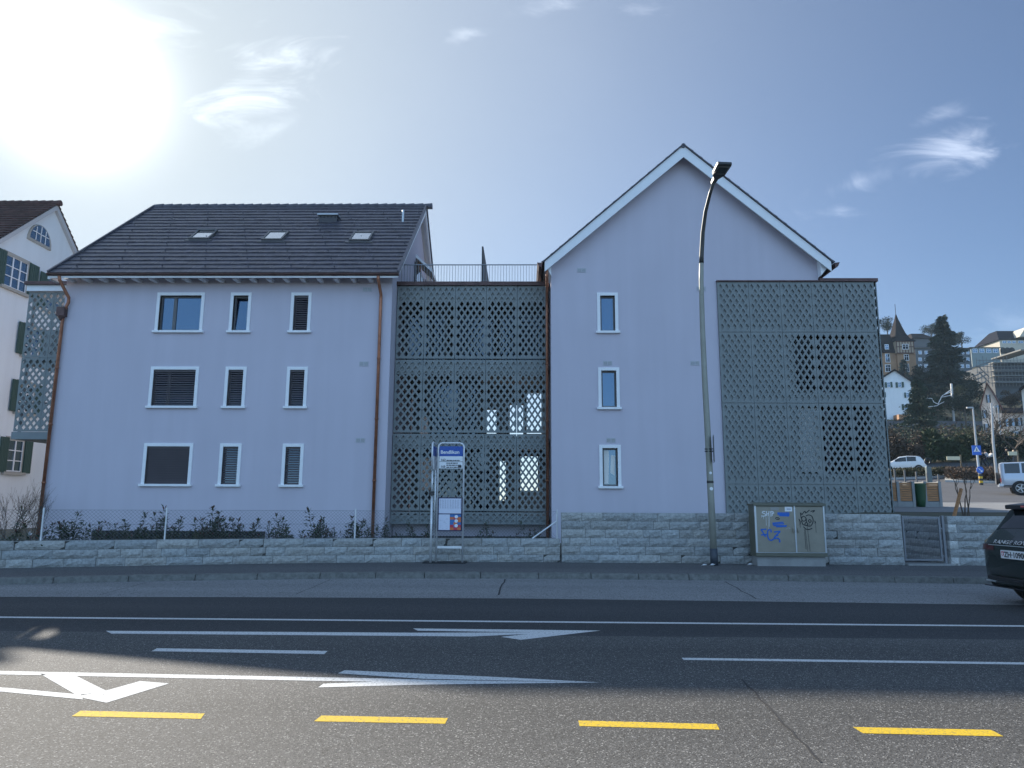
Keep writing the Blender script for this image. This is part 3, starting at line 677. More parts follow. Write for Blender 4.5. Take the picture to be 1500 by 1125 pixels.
lv = [(zg[1]-.1, wz(690, 656, SY)), (zg[2]-.1, wz(690, 548, SY)), (zg[3]-.1, wz(690, 441, SY))]
hs = [[(-4.3, -3.75, .9, 2.2), (-1.0, -.75, .5, 2.1), (-.15, .55, .9, 2.3)], [(-4.3, -3.8, .3, 1.2), (-1.55, -1.15, .5, 1.5), (-.6, -.05, .4, 1.7), (.1, .7, .5, 2.2)], []]
gl = MB()
for (z0, z1), hh in zip(lv, hs):
    for a, b, c, d in hh: holes.append((a, b, z0+c, min(z0+d, z1+.2)))
wall_holes(m, KX[0], .9, .3, zg[4]-.3, 29.6, holes, .2)
build(m, 'rear_wall', M_screen_back, lk, recalc=False)
for a, b, c, d in holes:
    if a > -2: continue
    m = MB(); nn = max(6, int((b-a)/.05))
    for i in range(nn):
        p = a+(b-a)*i/nn; q = a+(b-a)*(i+1)/nn; f = lambda t: 29.7+.03*sin(t*23)
        m.quad((p, f(p), c), (q, f(q), c), (q, f(q), d), (p, f(p), d))
    build(m, 'curtain', M_curt, lk, recalc=False)  # translucent curtain added in the opening to glow white from behind
# glazed front of the flats behind the screen
for lvl, (z0, z1) in enumerate(lv):
    spans = {0: [(-3.4, -2.2), (-2.05, -1.2)], 1: [(-3.55, -2.3), (-2.15, -1.7)], 2: [(-4.55, -2.95), (-2.7, -1.15), (-.95, .7)]}[lvl]
    for a, b in spans:
        m = MB(); t = .07; y = 26.5; zt = z1+.15
        m.box(a, a+t, y, y+.06, z0, zt); m.box(b-t, b, y, y+.06, z0, zt); m.box(a+t, b-t, y, y+.06, z0, z0+t); m.box(a+t, b-t, y, y+.06, zt-t, zt)
        w = build(m, 'window', M_frame, lk); m = MB(); m.quad((a+t, y+.03, z0+t), (b-t, y+.03, z0+t), (b-t, y+.03, zt-t), (a+t, y+.03, zt-t)); build(m, 'pane', M_lkglass, w)
m = MB(); m.box(KX[0]+.002, .88, SY+.6, SY+.7, .3, zg[0]+.08); build(m, 'plinth', M_wall, lk)
m = MB(); m.box(KX[0], .88, SY+.35, SY+.59, .3, .52); build(m, 'light_well', M_dark, lk)
m = MB(); m.box(KX[0]-.09, .92, SY-.08, 30.9, zg[4]+.01, zg[4]+.15); build(m, 'roof_edge', M_copper_dk, lk)
m = MB(); zt = zg[4]+.15; ztop = wz(690, 388.5, SY+.3); yr = SY+.3
x = KX[0]+.08
while x < .86: m.box(x-.007, x+.007, yr-.007, yr+.007, zt, ztop); x += .105
m.box(KX[0]-.3, .9, yr-.02, yr+.02, ztop, ztop+.03); build(m, 'terrace_railing', M_railing, lk)
a = PY(707, 361, 25.9); m = MB(); m.box(a.x-.03, a.x+.03, 25.9, 31.2, zt, a.z); build(m, 'privacy_partition', mat('partition_dark', (.035, .038, .042), .6), lk)
pipe(lk, [(.77, 24.2, 9.75), (.78, 24.3, 9.4), (.80, 25.2, 8.9), (.80, 25.22, 8.6), (.80, 25.22, .4)], .05, clips=(3,))

# ------------------------------------------------------------------ right grey house
rh = thing('apartment_house', 'pale grey gable fronted house with three stacked slim windows behind the street lamp', 'house', (5.6, 24.5, .3))
QX0, QX1, QA = .92, 10.24, 5.62
VY = 24.08; AZ = 14.26; sl_t = (14.26-9.95)/(5.62-.67)
holes = []
wr = (wx(874.3, 432, FY), wx(905, 432, FY))
for r, (z0, z1) in enumerate(zr):
    holes.append(opening(wr[0], wr[1], z0, z1)); wn = window(rh, wr[0], wr[1], z0, z1, FY, 'glass')
    if r == 2:
        a, b, c, d = opening(wr[0], wr[1], z0, z1); mm = MB()
        mm.poly([(a+.06, FY+.128, c+.08), (a+.20, FY+.128, c+.08), (a+.24, FY+.128, d-.3), (a+.22, FY+.128, d-.07), (a+.06, FY+.128, d-.07)]); mm.poly([(a+.27, FY+.128, c+.45), (b-.1, FY+.128, c+.35), (b-.07, FY+.128, d-.25), (a+.3, FY+.128, d-.22)])
        build(mm, 'curtain', mat('curtain_white', (.75, .76, .72), .8), wn)
zw = 9.7
GX0 = 6.70; zt_l = wz(1160, 413, FY-.07)
holes.append((GX0, QX1-.01, .3, zt_l-.02))
m = MB(); wall_holes(m, QX0, QX1, 0, zw, FY, holes)
gt = lambda X: AZ-.12-abs(X-QA)*sl_t
m.poly([(QX0, FY, zw), (QX1, FY, zw), (QX1, FY, gt(QX1)), (QA, FY, gt(QA)), (QX0, FY, gt(QX0))])
for X in (QX0, QX1): m.quad((X, FY, 0), (X, 36, 0), (X, 36, gt(X)), (X, FY, gt(X)))
m.poly([(QX0, 36, 0), (QX1, 36, 0), (QX1, 36, gt(QX1)), (QA, 36, gt(QA)), (QX0, 36, gt(QX0))])
build(m, 'wall', M_wall, rh, recalc=False)
for px, py in ((852, 396), (890, 532), (895, 645), (1027, 423), (1018, 532)): vent(rh, px, py, FY)
m = MB()
for s in (-1, 1):
    ex = QA+s*(5.62-.60); ez = AZ-5.02*sl_t; u = Vector((s, 0, -sl_t)).normalized(); nrm = Vector((s*sl_t, 0, 1)).normalized()
    Ls = (Vector((ex, 0, ez))-Vector((QA, 0, AZ))).length; nc = 16
    for i in range(nc):
        a = Vector((QA, 0, AZ))+u*(i*Ls/nc)+nrm*.0; b = Vector((QA, 0, AZ))+u*((i+1)*Ls/nc)+nrm*.045; c = b-nrm*.045
        m.quad((a.x, VY-.06, a.z), (a.x, 36.4, a.z), (b.x, 36.4, b.z), (b.x, VY-.06, b.z)); m.quad((b.x, VY-.06, b.z), (b.x, 36.4, b.z), (c.x, 36.4, c.z), (c.x, VY-.06, c.z))
    m.bar(Vector((QA, VY-.03, AZ+.02)), Vector((ex, VY-.03, ez+.02)), .05, .035, 0, (s*sl_t, 0, 1))
    for k in (3,): pass
m.tube([(QA, VY-.04, AZ-.03), (QA, 36.4, AZ-.03)], .085, 8)
build(m, 'roof', M_tile, rh)
m = MB()
for s in (-1, 1):
    ex = QA+s*4.93; poly = [Vector((QA, VY, AZ-.02)), Vector((ex, VY, AZ-.02-4.93*sl_t)), Vector((ex, VY, AZ-.38-4.93*sl_t)), Vector((QA, VY, AZ-.45))]
    mm = MB(); mm.prism(poly, (0, .05, 0)); build(mm, 'verge_board', M_trim, rh)
    q = [Vector((QA, VY+.05, AZ-.06)), Vector((ex, VY+.05, AZ-.06-4.93*sl_t)), Vector((ex, VY+.05, AZ-.16-4.93*sl_t)), Vector((QA, VY+.05, AZ-.16))]
    m.prism(q, (0, 12.2, 0))
    # eave box under the overhang
    xi = QX0 if s < 0 else QX1; zb = AZ-.16-4.93*sl_t
    m.prism([Vector((xi, VY+.14, zb-.32)), Vector((ex-s*.06, VY+.14, zb-.02)), Vector((xi, VY+.14, zb+.4))], (0, 11.8, 0))
build(m, 'soffit', M_trim, rh)
for s in (-1, 1):
    ex = QA+s*5.03; ez = AZ-5.03*sl_t-.03; m = MB()
    m.prism([Vector((ex-s*.02, VY-.08, ez+.02)), Vector((ex+s*.16, VY-.08, ez+.04)), Vector((ex+s*.10, VY-.08, ez-.10)), Vector((ex-s*.0, VY-.08, ez-.13))], (0, 12.5, 0))
    build(m, 'gutter', M_copper_dk, rh)
# corner loggia with embossed and perforated diamond panels
GX0, GX1 = 6.70, 12.12; LY = FY-.07; zt = wz(1160, 413, LY)
zj = [.5, wz(1160, 709.5, LY), wz(1160, 590.5, LY), wz(1160, 486.5, LY), zt]
pw = (GX1-GX0)/5
for r in range(4):
    nzz = max(3, round((zj[r+1]-zj[r])/.333))
    for i in range(5):
        m = MB(); lattice(m, GX0+i*pw+.006, GX0+(i+1)*pw-.006, zj[r]+.008, zj[r+1]-.008, LY, 5, nzz, .024, .64); build(m, 'diamond_panel', M_screen, rh, recalc=False)
wo = [(GX0+2.35*pw, GX1-.42, zj[2]+.38, zj[3]-.08), (GX0+2.35*pw, GX1-.42, zj[1]+.36, zj[2]-.06)]
m = MB(); wall_holes(m, GX0, GX1, .3, zt-.02, LY+.058, wo, .29)
# right flank and top of the loggia
m.quad((GX1, LY+.10, .3), (GX1, 29, .3), (GX1, 29, zt-.02), (GX1, LY+.10, zt-.02)); m.quad((GX0, LY+.0, .3), (GX0, LY+.058, .3), (GX0, LY+.058, zt), (GX0, LY+.0, zt))
m.quad((QX1, 29, .3), (GX1, 29, .3), (GX1, 29, zt-.02), (QX1, 29, zt-.02))
build(m, 'loggia_cladding', M_clad, rh, recalc=False)
m = MB(); Ms = Matrix(((0, 1, 0, 0), (1, 0, 0, 0), (0, 0, 1, 0), (0, 0, 0, 1)))
for r in range(4):
    nzz = max(3, round((zj[r+1]-zj[r])/.333)); m = MB(); Mq = Matrix(((0, -1, 0, GX1+.09), (1, 0, 0, 0), (0, 0, 1, 0), (0, 0, 0, 1)))
    lattice(m, LY+.01, 29, zj[r]+.008, zj[r+1]-.008, 0, 20, nzz, .035, .60, M=Mq); build(m, 'diamond_panel', M_screen, rh, recalc=False)
for k, (a, b, c, d) in enumerate(wo):
    m = MB(); y = LY+.36; t = .07; n = 3
    for i in range(n):
        p = a+(b-a)*i/n; q = a+(b-a)*(i+1)/n-.002
        m.box(p, p+t, y, y+.06, c, d); m.box(q-t, q, y, y+.06, c, d); m.box(p+t, q-t, y, y+.06, c, c+t); m.box(p+t, q-t, y, y+.06, d-t, d)
    w = build(m, 'loggia_window', mat('loggia_frame', (.02, .022, .024), .5), rh); m = MB(); m.quad((a, y+.03, c), (b, y+.03, c), (b, y+.03, d), (a, y+.03, d)); build(m, 'pane', M_dkglass, w)
    if k == 1:
        m = MB(); xx = a+.06; nn = 22; wv = .78
        for i in range(nn): 
            p = xx+wv*i/nn; q = xx+wv*(i+1)/nn; m.quad((p, y-.20+.03*sin(i*1.3), c+.06), (q, y-.20+.03*sin((i+1)*1.3), c+.06), (q, y-.20+.03*sin((i+1)*1.3), d-.08), (p, y-.20+.03*sin(i*1.3), d-.08))
        build(m, 'curtain', mat('curtain_linen', (.86, .87, .85), .9), w)
m = MB(); m.box(GX0-.02, QX1, LY-.05, FY-.002, zt+.005, zt+.05); m.box(QX1+.002, GX1+.13, LY-.06, 29.1, zt+.005, zt+.12); build(m, 'loggia_roof_edge', M_copper_dk, rh)
# ------------------------------------------------------------------ split granite garden walls
def path_pt(path, s):
    acc = 0
    for a, b in zip(path, path[1:]):
        L = (Vector(b)-Vector(a)).length
        if s <= acc+L or b is path[-1]:
            t = (s-acc)/L; p = Vector(a).lerp(Vector(b), t); d = (Vector(b)-Vector(a)).normalized(); return p, d
        acc += L
def stone_wall(name, label, path, z0, z1, th, seed, light_ends=False):
    rr = random.Random(seed); m = MB(); tones = []
    Lt = sum((Vector(b)-Vector(a)).length for a, b in zip(path, path[1:]))
    n = max(2, round((z1-z0)/.205)); h = (z1-z0)/n
    for c in range(n):
        s = 0.0; first = True
        while s < Lt-1e-3:
            L = rr.uniform(.35, 1.05)
            if first: L *= rr.uniform(.4, 1)
            first = False
            if Lt-s-L < .25: L = Lt-s
            tone = rr.uniform(.84, 1.08); warm = rr.uniform(-.03, .03)
            if light_ends and s == 0 and c % 2 == 0: tone = 1.45; L = .22
            nx = max(3, int(L/.11)); nz = 3; o = len(m.v); g_ = .004; base = rr.uniform(-.012, .012)
            za, zb = z0+c*h+g_, z0+(c+1)*h-g_*.5
            for j in range(nz+1):
                for i in range(nx+1):
                    p, d = path_pt(path, s+g_+(L-2*g_)*i/nx); nrm = Vector((d.y, -d.x))
                    edge = (i in (0, nx)) or (j in (0, nz))
                    off = base+(-.018 if edge else rr.uniform(.0, .03)); q = p+nrm*off
                    m.v.append((q.x, q.y, za+(zb-za)*j/nz+(0 if edge else rr.uniform(-.015, .015))))
            for j in range(nz):
                for i in range(nx):
                    a = o+j*(nx+1)+i; m.f.append((a, a+1, a+nx+2, a+nx+1)); m.m.append(0)
            tones += [(tone+warm, tone, tone-warm)]*(nx*nz)
            # back edge ring: close the block to the rear
            p0, d0 = path_pt(path, s+g_); p1, d1 = path_pt(path, s+L-g_); n0 = Vector((d0.y, -d0.x)); n1 = Vector((d1.y, -d1.x))
            b0 = p0-n0*th; b1 = p1-n1*th; k = len(m.v)
            m.v += [(b0.x, b0.y, za), (b1.x, b1.y, za), (b1.x, b1.y, zb), (b0.x, b0.y, zb)]
            A, B, C, D = o, o+nx, o+nz*(nx+1)+nx, o+nz*(nx+1)
            top = [o+nz*(nx+1)+i for i in range(nx+1)]
            fs = [tuple(top)+(k+2, k+3), tuple(o+j*(nx+1) for j in range(nz, -1, -1))+(k, k+3)[0:2], tuple(o+j*(nx+1)+nx for j in range(nz+1))+(k+2, k+1), (k+1, k, k+3, k+2)]
            for f in fs: m.f.append(f); m.m.append(0); tones.append((tone*1.1, tone*1.1, tone*1.1))
            s += L
    # dark core filling the joints
    k = 40; pts = [path_pt(path, Lt*(.0005+.999*i/k)) for i in range(k+1)]
    for (p, d), (q, e) in zip(pts, pts[1:]):
        a = p-Vector((d.y, -d.x))*.028; b = q-Vector((e.y, -e.x))*.028; c = q-Vector((e.y, -e.x))*(th-.01); f = p-Vector((d.y, -d.x))*(th-.01)
        m.add([(a.x, a.y, z0), (b.x, b.y, z0), (b.x, b.y, z1-.012), (a.x, a.y, z1-.012), (f.x, f.y, z1-.012), (c.x, c.y, z1-.012)], [(0, 1, 2, 3), (3, 2, 5, 4)], 1); tones += [(1, 1, 1)]*2
    o = build(m, name, [M_stone, M_mortar], recalc=False)
    at = o.data.attributes.new('tone', 'FLOAT_COLOR', 'FACE'); at.data.foreach_set('color', [x for t in tones for x in (*t, 1)])
    tag(o, label, 'wall'); return o
LOWP = [(-19, 14.3), (-15, 15.75), (-12, 16.83), (-9, 17.8), (-6.3, 18.65), (-4, 19.15), (-2.1, 19.5), (.96, 19.64)]
stone_wall('garden_wall', 'low split granite garden wall running under the wire fence behind the bus stop', LOWP, .12, .74, .3, 1)
XG0 = wx(1324, 800, 19.5); XG1 = wx(1392, 800, 19.5)
stone_wall('garden_wall', 'chest high split granite wall in front of the gable house, behind the lamp post and the cabinet', [(.99, 19.62), (XG0, 19.5)], .12, 1.43, .4, 2)
stone_wall('garden_wall', 'granite wall right of the metal gate, beside the dark car', [(XG1, 19.5), (26, 19.3)], .12, 1.39, .4, 3, True)
stone_wall('garden_wall', 'granite side wall seen through the metal gate, lining the passage behind it', [(XG1-.02, 24.6), (XG1-.02, 19.92)], .12, 1.36, .35, 4)
# gate
gt_ = thing('garden_gate', 'steel framed mesh gate in the gap of the granite wall', 'gate', ((XG0+XG1)/2, 19.55, .15))
m = MB(); y = 19.6; a, b, c, d = XG0+.05, XG1-.17, .24, 1.36
m.box(a, a+.04, y-.02, y+.02, c, d); m.box(b-.04, b, y-.02, y+.02, c, d); m.box(a+.04, b-.04, y-.02, y+.02, d-.04, d); m.box(a+.04, b-.04, y-.02, y+.02, c, c+.04); build(m, 'gate_frame', M_railing, gt_)
m = MB()
n = 22
for i in range(1, n): X = a+(b-a)*i/n; m.box(X-.002, X+.002, y-.003, y+.003, c+.04, d-.04)
for i in range(1, 22): Z = c+(d-c)*i/22; m.box(a+.04, b-.04, y+.004, y+.008, Z-.002, Z+.002)
build(m, 'gate_mesh', M_railing, gt_)
m = MB(); m.box(b+.05, b+.11, y-.03, y+.03, .14, 1.40); m.box(b-.01, b+.06, y-.015, y+.015, 1.05, 1.09); m.box(b-.01, b+.06, y-.015, y+.015, .34, .38); build(m, 'gate_post', M_railing, gt_)
m = MB(); m.box(XG0+.01, XG1-.03, 19.35, 19.9, .125, .17); build(m, 'threshold', M_concrete, gt_)
# wire fence on the low wall
fe = thing('wire_fence', 'thin chain link fence with slim steel posts on top of the low granite wall', 'fence', (-6, 18.7, .74))
def low_y(x): return float(np.interp(x, [p[0] for p in LOWP], [p[1] for p in LOWP]))+.15
posts = []
for px in (65.5, 243, 520, 816):
    X = wx(px, 775, 19); X = wx(px, 775, low_y(X)); X = wx(px, 775, low_y(X)); posts.append(X)
ztf = wz(520, 748, low_y(posts[2]))
for X in [2*posts[0]-posts[1]-.6]+posts: m = MB(); m.tube([(X, low_y(X), .70), (X, low_y(X), ztf+.03)], .022, 8); m.lathe([(.026, 0), (.02, .02)], (X, low_y(X), ztf+.03), 8); build(m, 'post', M_steel, fe)
m = MB(); a = PY(775, 790, low_y(.3)-.02); m.tube([(.22, low_y(.22), .74), (posts[3], low_y(posts[3]), 1.20)], .022, 8); build(m, 'brace', M_steel, fe)
m = MB(); X0f, X1f = -18.5, posts[3]; pitch = .085; wr_ = .0028
def fp(x, z): return Vector((x, low_y(x), z))
z0f = .76; hh = ztf-z0f; x = X0f-hh
while x < X1f:
    for s in (1, -1):
        xa, xb_ = (x, x+hh) if s == 1 else (x+hh, x)
        pa, pb = [xa, z0f], [xb_, ztf]
        if min(xa, xb_) < X0f or max(xa, xb_) > X1f: continue
        m.tube([fp(xa, z0f), fp((xa+xb_)/2, (z0f+ztf)/2), fp(xb_, ztf)], wr_, 3, cap=False)
    x += pitch
for zz in (z0f, (z0f+ztf)/2, ztf): m.tube([fp(X0f+(X1f-X0f)*i/24, zz) for i in range(25)], .0032, 3)
build(m, 'wire_mesh', mat('fence_wire', (.16, .18, .19), .5, .4), fe)

# ------------------------------------------------------------------ shrubs, leaves
def leaf(mb, p, d, L, w, mi=0, roll=0):
    d = d.normalized(); u = Vector((0, 0, 1)); x = d.cross(u)
    if x.length < 1e-3: x = Vector((1, 0, 0))
    x.normalize(); n = x.cross(d); x = x*cos(roll)+n*sin(roll); n = x.cross(d)
    a = p; b = p+d*L*.45+x*w/2+n*w*.18; c = p+d*L; e = p+d*L*.45-x*w/2+n*w*.18; f = p+d*L*.5
    mb.add([a, b, c, e, f], [(0, 1, 4), (1, 2, 4), (0, 4, 3), (4, 2, 3)], mi)
def shrub_mesh(rr, h, w, stems):
    m = MB(); st = MB()
    for s in range(stems):
        bx_, by_ = rr.gauss(0, w*.22), rr.gauss(0, .09); hh = h*(rr.uniform(.25, .8) if s else 1.0)
        tx, ty = bx_+rr.gauss(0, w*.22), by_+rr.gauss(0, .1)
        pts = [Vector((bx_+(tx-bx_)*t+.03*sin(t*5+s), by_+(ty-by_)*t, hh*t)) for t in np.linspace(0, 1, 7)]
        st.tube(pts, [.010*(1-t*.75) for t in np.linspace(0, 1, 7)], 5)
        nl = int(hh/.014)
        for i in range(nl):
            t = .08+.92*i/nl; k = min(5, int(t*6)); p = pts[k].lerp(pts[k+1], t*6-k)
            az = i*2.4+.6*rr.random()+rr.uniform(-.5, .5); el = rr.uniform(-.1, .75)+(.5 if t > .9 else 0)
            sp = rr.uniform(0, .15)*(1.25-t); d = Vector((cos(az)*cos(el), sin(az)*cos(el), sin(el)))
            leaf(m, p+d*sp, d, rr.uniform(.08, .14), rr.uniform(.036, .058), 1 if (t > .93 and rr.random() < .5) else 0, rr.uniform(-.6, .6))
    return m, st
variants = []
rr = random.Random(11)
ORD = 'first second third fourth fifth sixth seventh eighth ninth tenth eleventh twelfth thirteenth fourteenth fifteenth sixteenth seventeenth eighteenth nineteenth twentieth'.split()+['twenty-'+q for q in 'first second third fourth fifth sixth seventh'.split()]
spots = [(88, 746, 3, 1.0), (118, 752, 3, .6), (143, 766, 2, .5), (160, 770, 2, .5), (184, 754, 3, .7), (205, 762, 3, .6), (228, 744, 3, .9), (254, 764, 2, .5), (278, 752, 3, .8), (293, 760, 3, .6), (308, 750, 3, .7), (326, 744, 3, .9), (345, 760, 3, .7), (375, 762, 3, .6), (400, 766, 2, .5), (424, 760, 3, .6), (447, 754, 3, .8), (470, 748, 3, .8), (492, 762, 3, .6), (515, 756, 3, .7), (545, 764, 3, .7), (572, 760, 4, .8), (600, 768, 3, .6), (628, 770, 3, .6), (705, 768, 3, .7), (745, 768, 3, .7), (783, 766, 3, .7)]
for i, (px, py, ns, w) in enumerate(spots):
    X = wx(px, 780, 20.3); Y = low_y(X)+rr.uniform(.75, 1.15); X = wx(px, 780, Y); ht = wz(px, py, Y)-.36
    if i < 9:
        o = thing('laurel_shrub', '', 'shrub', (X, Y, .36), 'young laurel shrubs behind the wire fence')
        ml, ms = shrub_mesh(rr, ht, w*1.35, ns+9); ml.v = [(v[0]+X, v[1]+Y, v[2]+.36) for v in ml.v]; ms.v = [(v[0]+X, v[1]+Y, v[2]+.36) for v in ms.v]
        build(ml, 'foliage', [M_leaf, M_leafred], o, recalc=False); build(ms, 'stem', M_bark, o); variants.append((o, ht))
    else:
        src, h0 = variants[(i*5) % 9]; o = copy_tree(src); o.location = (X, Y, .36); o.rotation_euler.z = rr.uniform(0, 6.2); s = ht/h0; o.scale = (min(1.15, s), min(1.15, s), s)
    o['label'] = '%s young laurel shrub from the left in the row behind the wire fence' % ORD[i]

# ------------------------------------------------------------------ bus stop
bY = 19.2
sx0, sx1 = wx(640.5, 740, bY), wx(678.5, 740, bY); zt_ = wz(660, 649, bY)
bs_ = thing('bus_stop', 'slim steel frame bus stop with blue name panel and timetable case on the pavement', 'bus stop', ((sx0+sx1)/2, bY, .13))
m = MB(); r_ = .12; rt_ = .024
pts = [(sx0, bY, .14), (sx0, bY, zt_-r_)]+[(sx0+r_-r_*cos(t), bY, zt_-r_+r_*sin(t)) for t in np.linspace(.2, pi/2, 6)]+[(sx1-r_+r_*sin(t), bY, zt_-r_+r_*cos(t)) for t in np.linspace(0, pi/2-.2, 6)]+[(sx1, bY, zt_-r_), (sx1, bY, .14)]
m.tube(pts, rt_, 10); build(m, 'frame', M_steel, bs_, smooth=True)
Zp = lambda py: wz(660, py, bY)
xa, xb_ = sx0+.03, sx1-.03
m = MB(); m.box(xa, xb_, bY-.012, bY+.012, Zp(668.2), Zp(653.8)); nm = build(m, 'name_panel', M_blue, bs_)
text('Bendlikon', .125, (xa+.03, bY-.012, Zp(664.6)), (1, 0, 0), (0, 0, 1), M_white, 'lettering', nm, off=.004, bold=.003)
m = MB(); m.box(xa, xb_, bY-.012, bY+.012, Zp(686.2), Zp(668.4)); lp = build(m, 'line_panel', M_white, bs_)
m = MB(); m.box(xa, xb_, bY-.016, bY-.0125, Zp(676.6), Zp(676.1))
for k, (py, l) in enumerate(((674.8, .36), (678.7, .30), (681.6, .38), (684.6, .36))): 
    x = xa+.19
    while x < xa+.19+l: w_ = R.uniform(.03, .08); m.box(x, min(x+w_, xa+.19+l), bY-.016, bY-.0125, Zp(py)-.010, Zp(py)+.016); x += w_+.012
m.box(xb_-.12, xb_-.03, bY-.018, bY-.0165, Zp(685.2), Zp(681.6)); build(m, 'small_print', M_ink, lp)
text('163', .085, (xa+.04, bY-.012, Zp(675.4)), (1, 0, 0), (0, 0, 1), M_ink, 'lettering', lp, off=.004, bold=.002)
text('165', .085, (xa+.04, bY-.012, Zp(685.2)), (1, 0, 0), (0, 0, 1), M_ink, 'lettering', lp, off=.004, bold=.002)
z0b, z1b = Zp(778), Zp(728.5); zm = Zp(752.8)
m = MB(); m.box(xa-.01, xb_+.01, bY-.03, bY+.03, z0b, z1b); tb = build(m, 'timetable_case', M_navy, bs_, bevel=.008)
m = MB(); m.box(xa+.02, xb_-.02, bY-.034, bY-.031, zm+.012, z1b-.03); m.box(xa+.02, (xa+xb_)/2+.0, bY-.034, bY-.031, z0b+.03, zm-.012); build(m, 'timetable_sheet', mat('paper', (.66, .68, .78), .6), tb)
m = MB()
for k in range(9):
    x = xa+.04+k*.066
    for j in range(13): z = z1b-.06-j*.018; m.box(x, x+R.uniform(.02, .045), bY-.0365, bY-.0345, z-.009, z)
for k in range(26):
    x = R.uniform(xa+.04, (xa+xb_)/2-.06); z = R.uniform(z0b+.05, zm-.04); m.box(x, x+R.uniform(.01, .05), bY-.0365, bY-.0345, z, z+.006)
o_ = build(m, 'timetable_print', M_greyink, tb); o_['kind'] = 'stuff'
m = MB(); xc0, xc1 = (xa+xb_)/2+.005, xb_-.02; zz0, zz1 = z0b+.03, zm-.012; dz_ = (zz1-zz0)/6; cols_ = [1, 2, 0, 2, 1, 0]
for j in range(6):
    for i in range(3):
        m.box(xc0+(xc1-xc0)*i/3, xc0+(xc1-xc0)*(i+1)/3-.001, bY-.034, bY-.031, zz0+j*dz_, zz0+(j+1)*dz_-.001, [0, 1, 0, 1, 2, 1, 2, 0, 2, 2, 2, 0, 0, 1, 0, 2, 2, 2][j*3+i])
for zc in (.28, .58, .85): m.lathe([(.045, -.002), (.045, .002)], ((xc0+xc1)/2+.02, bY-.037, zz0+(zz1-zz0)*zc), 14, 3, 'y')
build(m, 'poster', [M_orange, M_red, M_teal, M_white], tb)
m = MB(); m.box(sx0+.02, sx1-.02, bY-.008, bY+.008, .50, .56); build(m, 'foot_rail', M_steel, bs_)
# second leaf of the stop, seen edge on
ax = wx(633.5, 700, bY-.1); bx2 = wx(638, 700, bY+.4)
m = MB(); m.tube([(ax, bY-.12, .14), (ax, bY-.12, 1.9)], .03, 8); m.tube([(ax+.0, bY-.12, 1.86), (ax+.0, bY-.12, wz(633, 690, bY))], .024, 8); m.tube([(bx2, bY+.42, .14), (bx2, bY+.42, zt_-.1)], .022, 8)
m.tube([(ax-.01, bY-.16, wz(633, 688, bY)), (ax-.01, bY-.16, zt_-.06), (ax-.005, bY-.1, zt_+.01), (bx2, bY+.40, zt_+.01), (bx2, bY+.44, zt_-.05)], .024, 8); build(m, 'side_frame', M_steel, bs_, smooth=True)
m = MB(); m.prism([(ax+.0, bY-.1, Zp(668)), (bx2, bY+.38, Zp(668)), (bx2, bY+.38, Zp(654)), (ax, bY-.1, Zp(654))], (.02, 0, 0)); build(m, 'side_name_panel', M_blue, bs_)
m = MB(); m.prism([(ax+.0, bY-.1, Zp(688)), (bx2, bY+.38, Zp(688)), (bx2, bY+.38, Zp(668.3)), (ax, bY-.1, Zp(668.3))], (.02, 0, 0)); build(m, 'side_line_panel', M_white, bs_)
m = MB(); m.box(ax-.07, ax+.06, bY-.2, bY-.05, 1.86, 1.96); build(m, 'clamp', M_black, bs_)
m = MB(); m.box(ax-.2, sx1+.1, bY-.22, bY+.5, .128, .152); build(m, 'base_plate', mat('rubber_base', (.018, .018, .02), .8), bs_)

# ------------------------------------------------------------------ street lamp
pY = 19.05
lp_ = [PY(x, y, Y) for x, y, Y in ((1046.5, 828, pY), (1041, 720, pY), (1037, 640, pY), (1032.5, 560, pY), (1029, 480, pY), (1027.2, 410, pY), (1027.6, 375, pY-.05), (1029.5, 340, pY-.2), (1033.5, 310, pY-.45), (1040, 284, pY-.75), (1046.5, 264, pY-1.05))]
lmp = thing('street_lamp', 'tall olive grey street lamp bending over the road in front of the gable house', 'street lamp', (lp_[0].x, pY, .13))
m = MB(); m.tube([lp_[0]+Vector((0, 0, -.05))]+lp_[1:7], [.088, .084, .080, .074, .068, .062, .059], 14); build(m, 'pole', M_pole, lmp, smooth=True)
m = MB(); m.tube([lp_[6].lerp(lp_[5], .3)]+lp_[6:], [.064, .061, .056, .050, .046, .043], 14); build(m, 'arm', mat('lamp_arm_dark', (.05, .052, .05), .45, .1), lmp, smooth=True)
m = MB(); b0 = lp_[0]; d_ = (lp_[1]-lp_[0]).normalized(); m.tube([b0-d_*.03, b0+d_*.42], [.098, .096], 14); build(m, 'base_sleeve', mat('pole_sleeve', (.045, .055, .07), .5), lmp, smooth=True)
hd = lp_[-1]; fd = Vector((.10, -1, .16)).normalized(); rx = fd.cross(Vector((0, 0, 1))).normalized(); ru = rx.cross(fd)
HM = Matrix(((rx.x, fd.x, ru.x, hd.x), (rx.y, fd.y, ru.y, hd.y), (rx.z, fd.z, ru.z, hd.z), (0, 0, 0, 1)))
m = MB()
def ring_pts(y, w, z0, z1): return [HM @ Vector((-w, y, z0)), HM @ Vector((w, y, z0)), HM @ Vector((w, y, z1)), HM @ Vector((-w, y, z1))]
rs = [ring_pts(*q) for q in ((-.14, .05, -.05, .05), (.12, .06, -.06, .07), (.30, .165, -.06, .05), (.70, .19, -.055, .04), (.77, .18, -.045, .025))]
vs = [v for r in rs for v in r]; fs = [(0, 1, 2, 3), (19, 18, 17, 16)]
for i in range(4):
    for k in range(4): fs.append((i*4+k, i*4+(k+1) % 4, i*4+4+(k+1) % 4, i*4+4+k))
m.add(vs, fs); build(m, 'lamp_head', mat('lamp_head_dark', (.03, .032, .035), .45), lmp, bevel=.012)
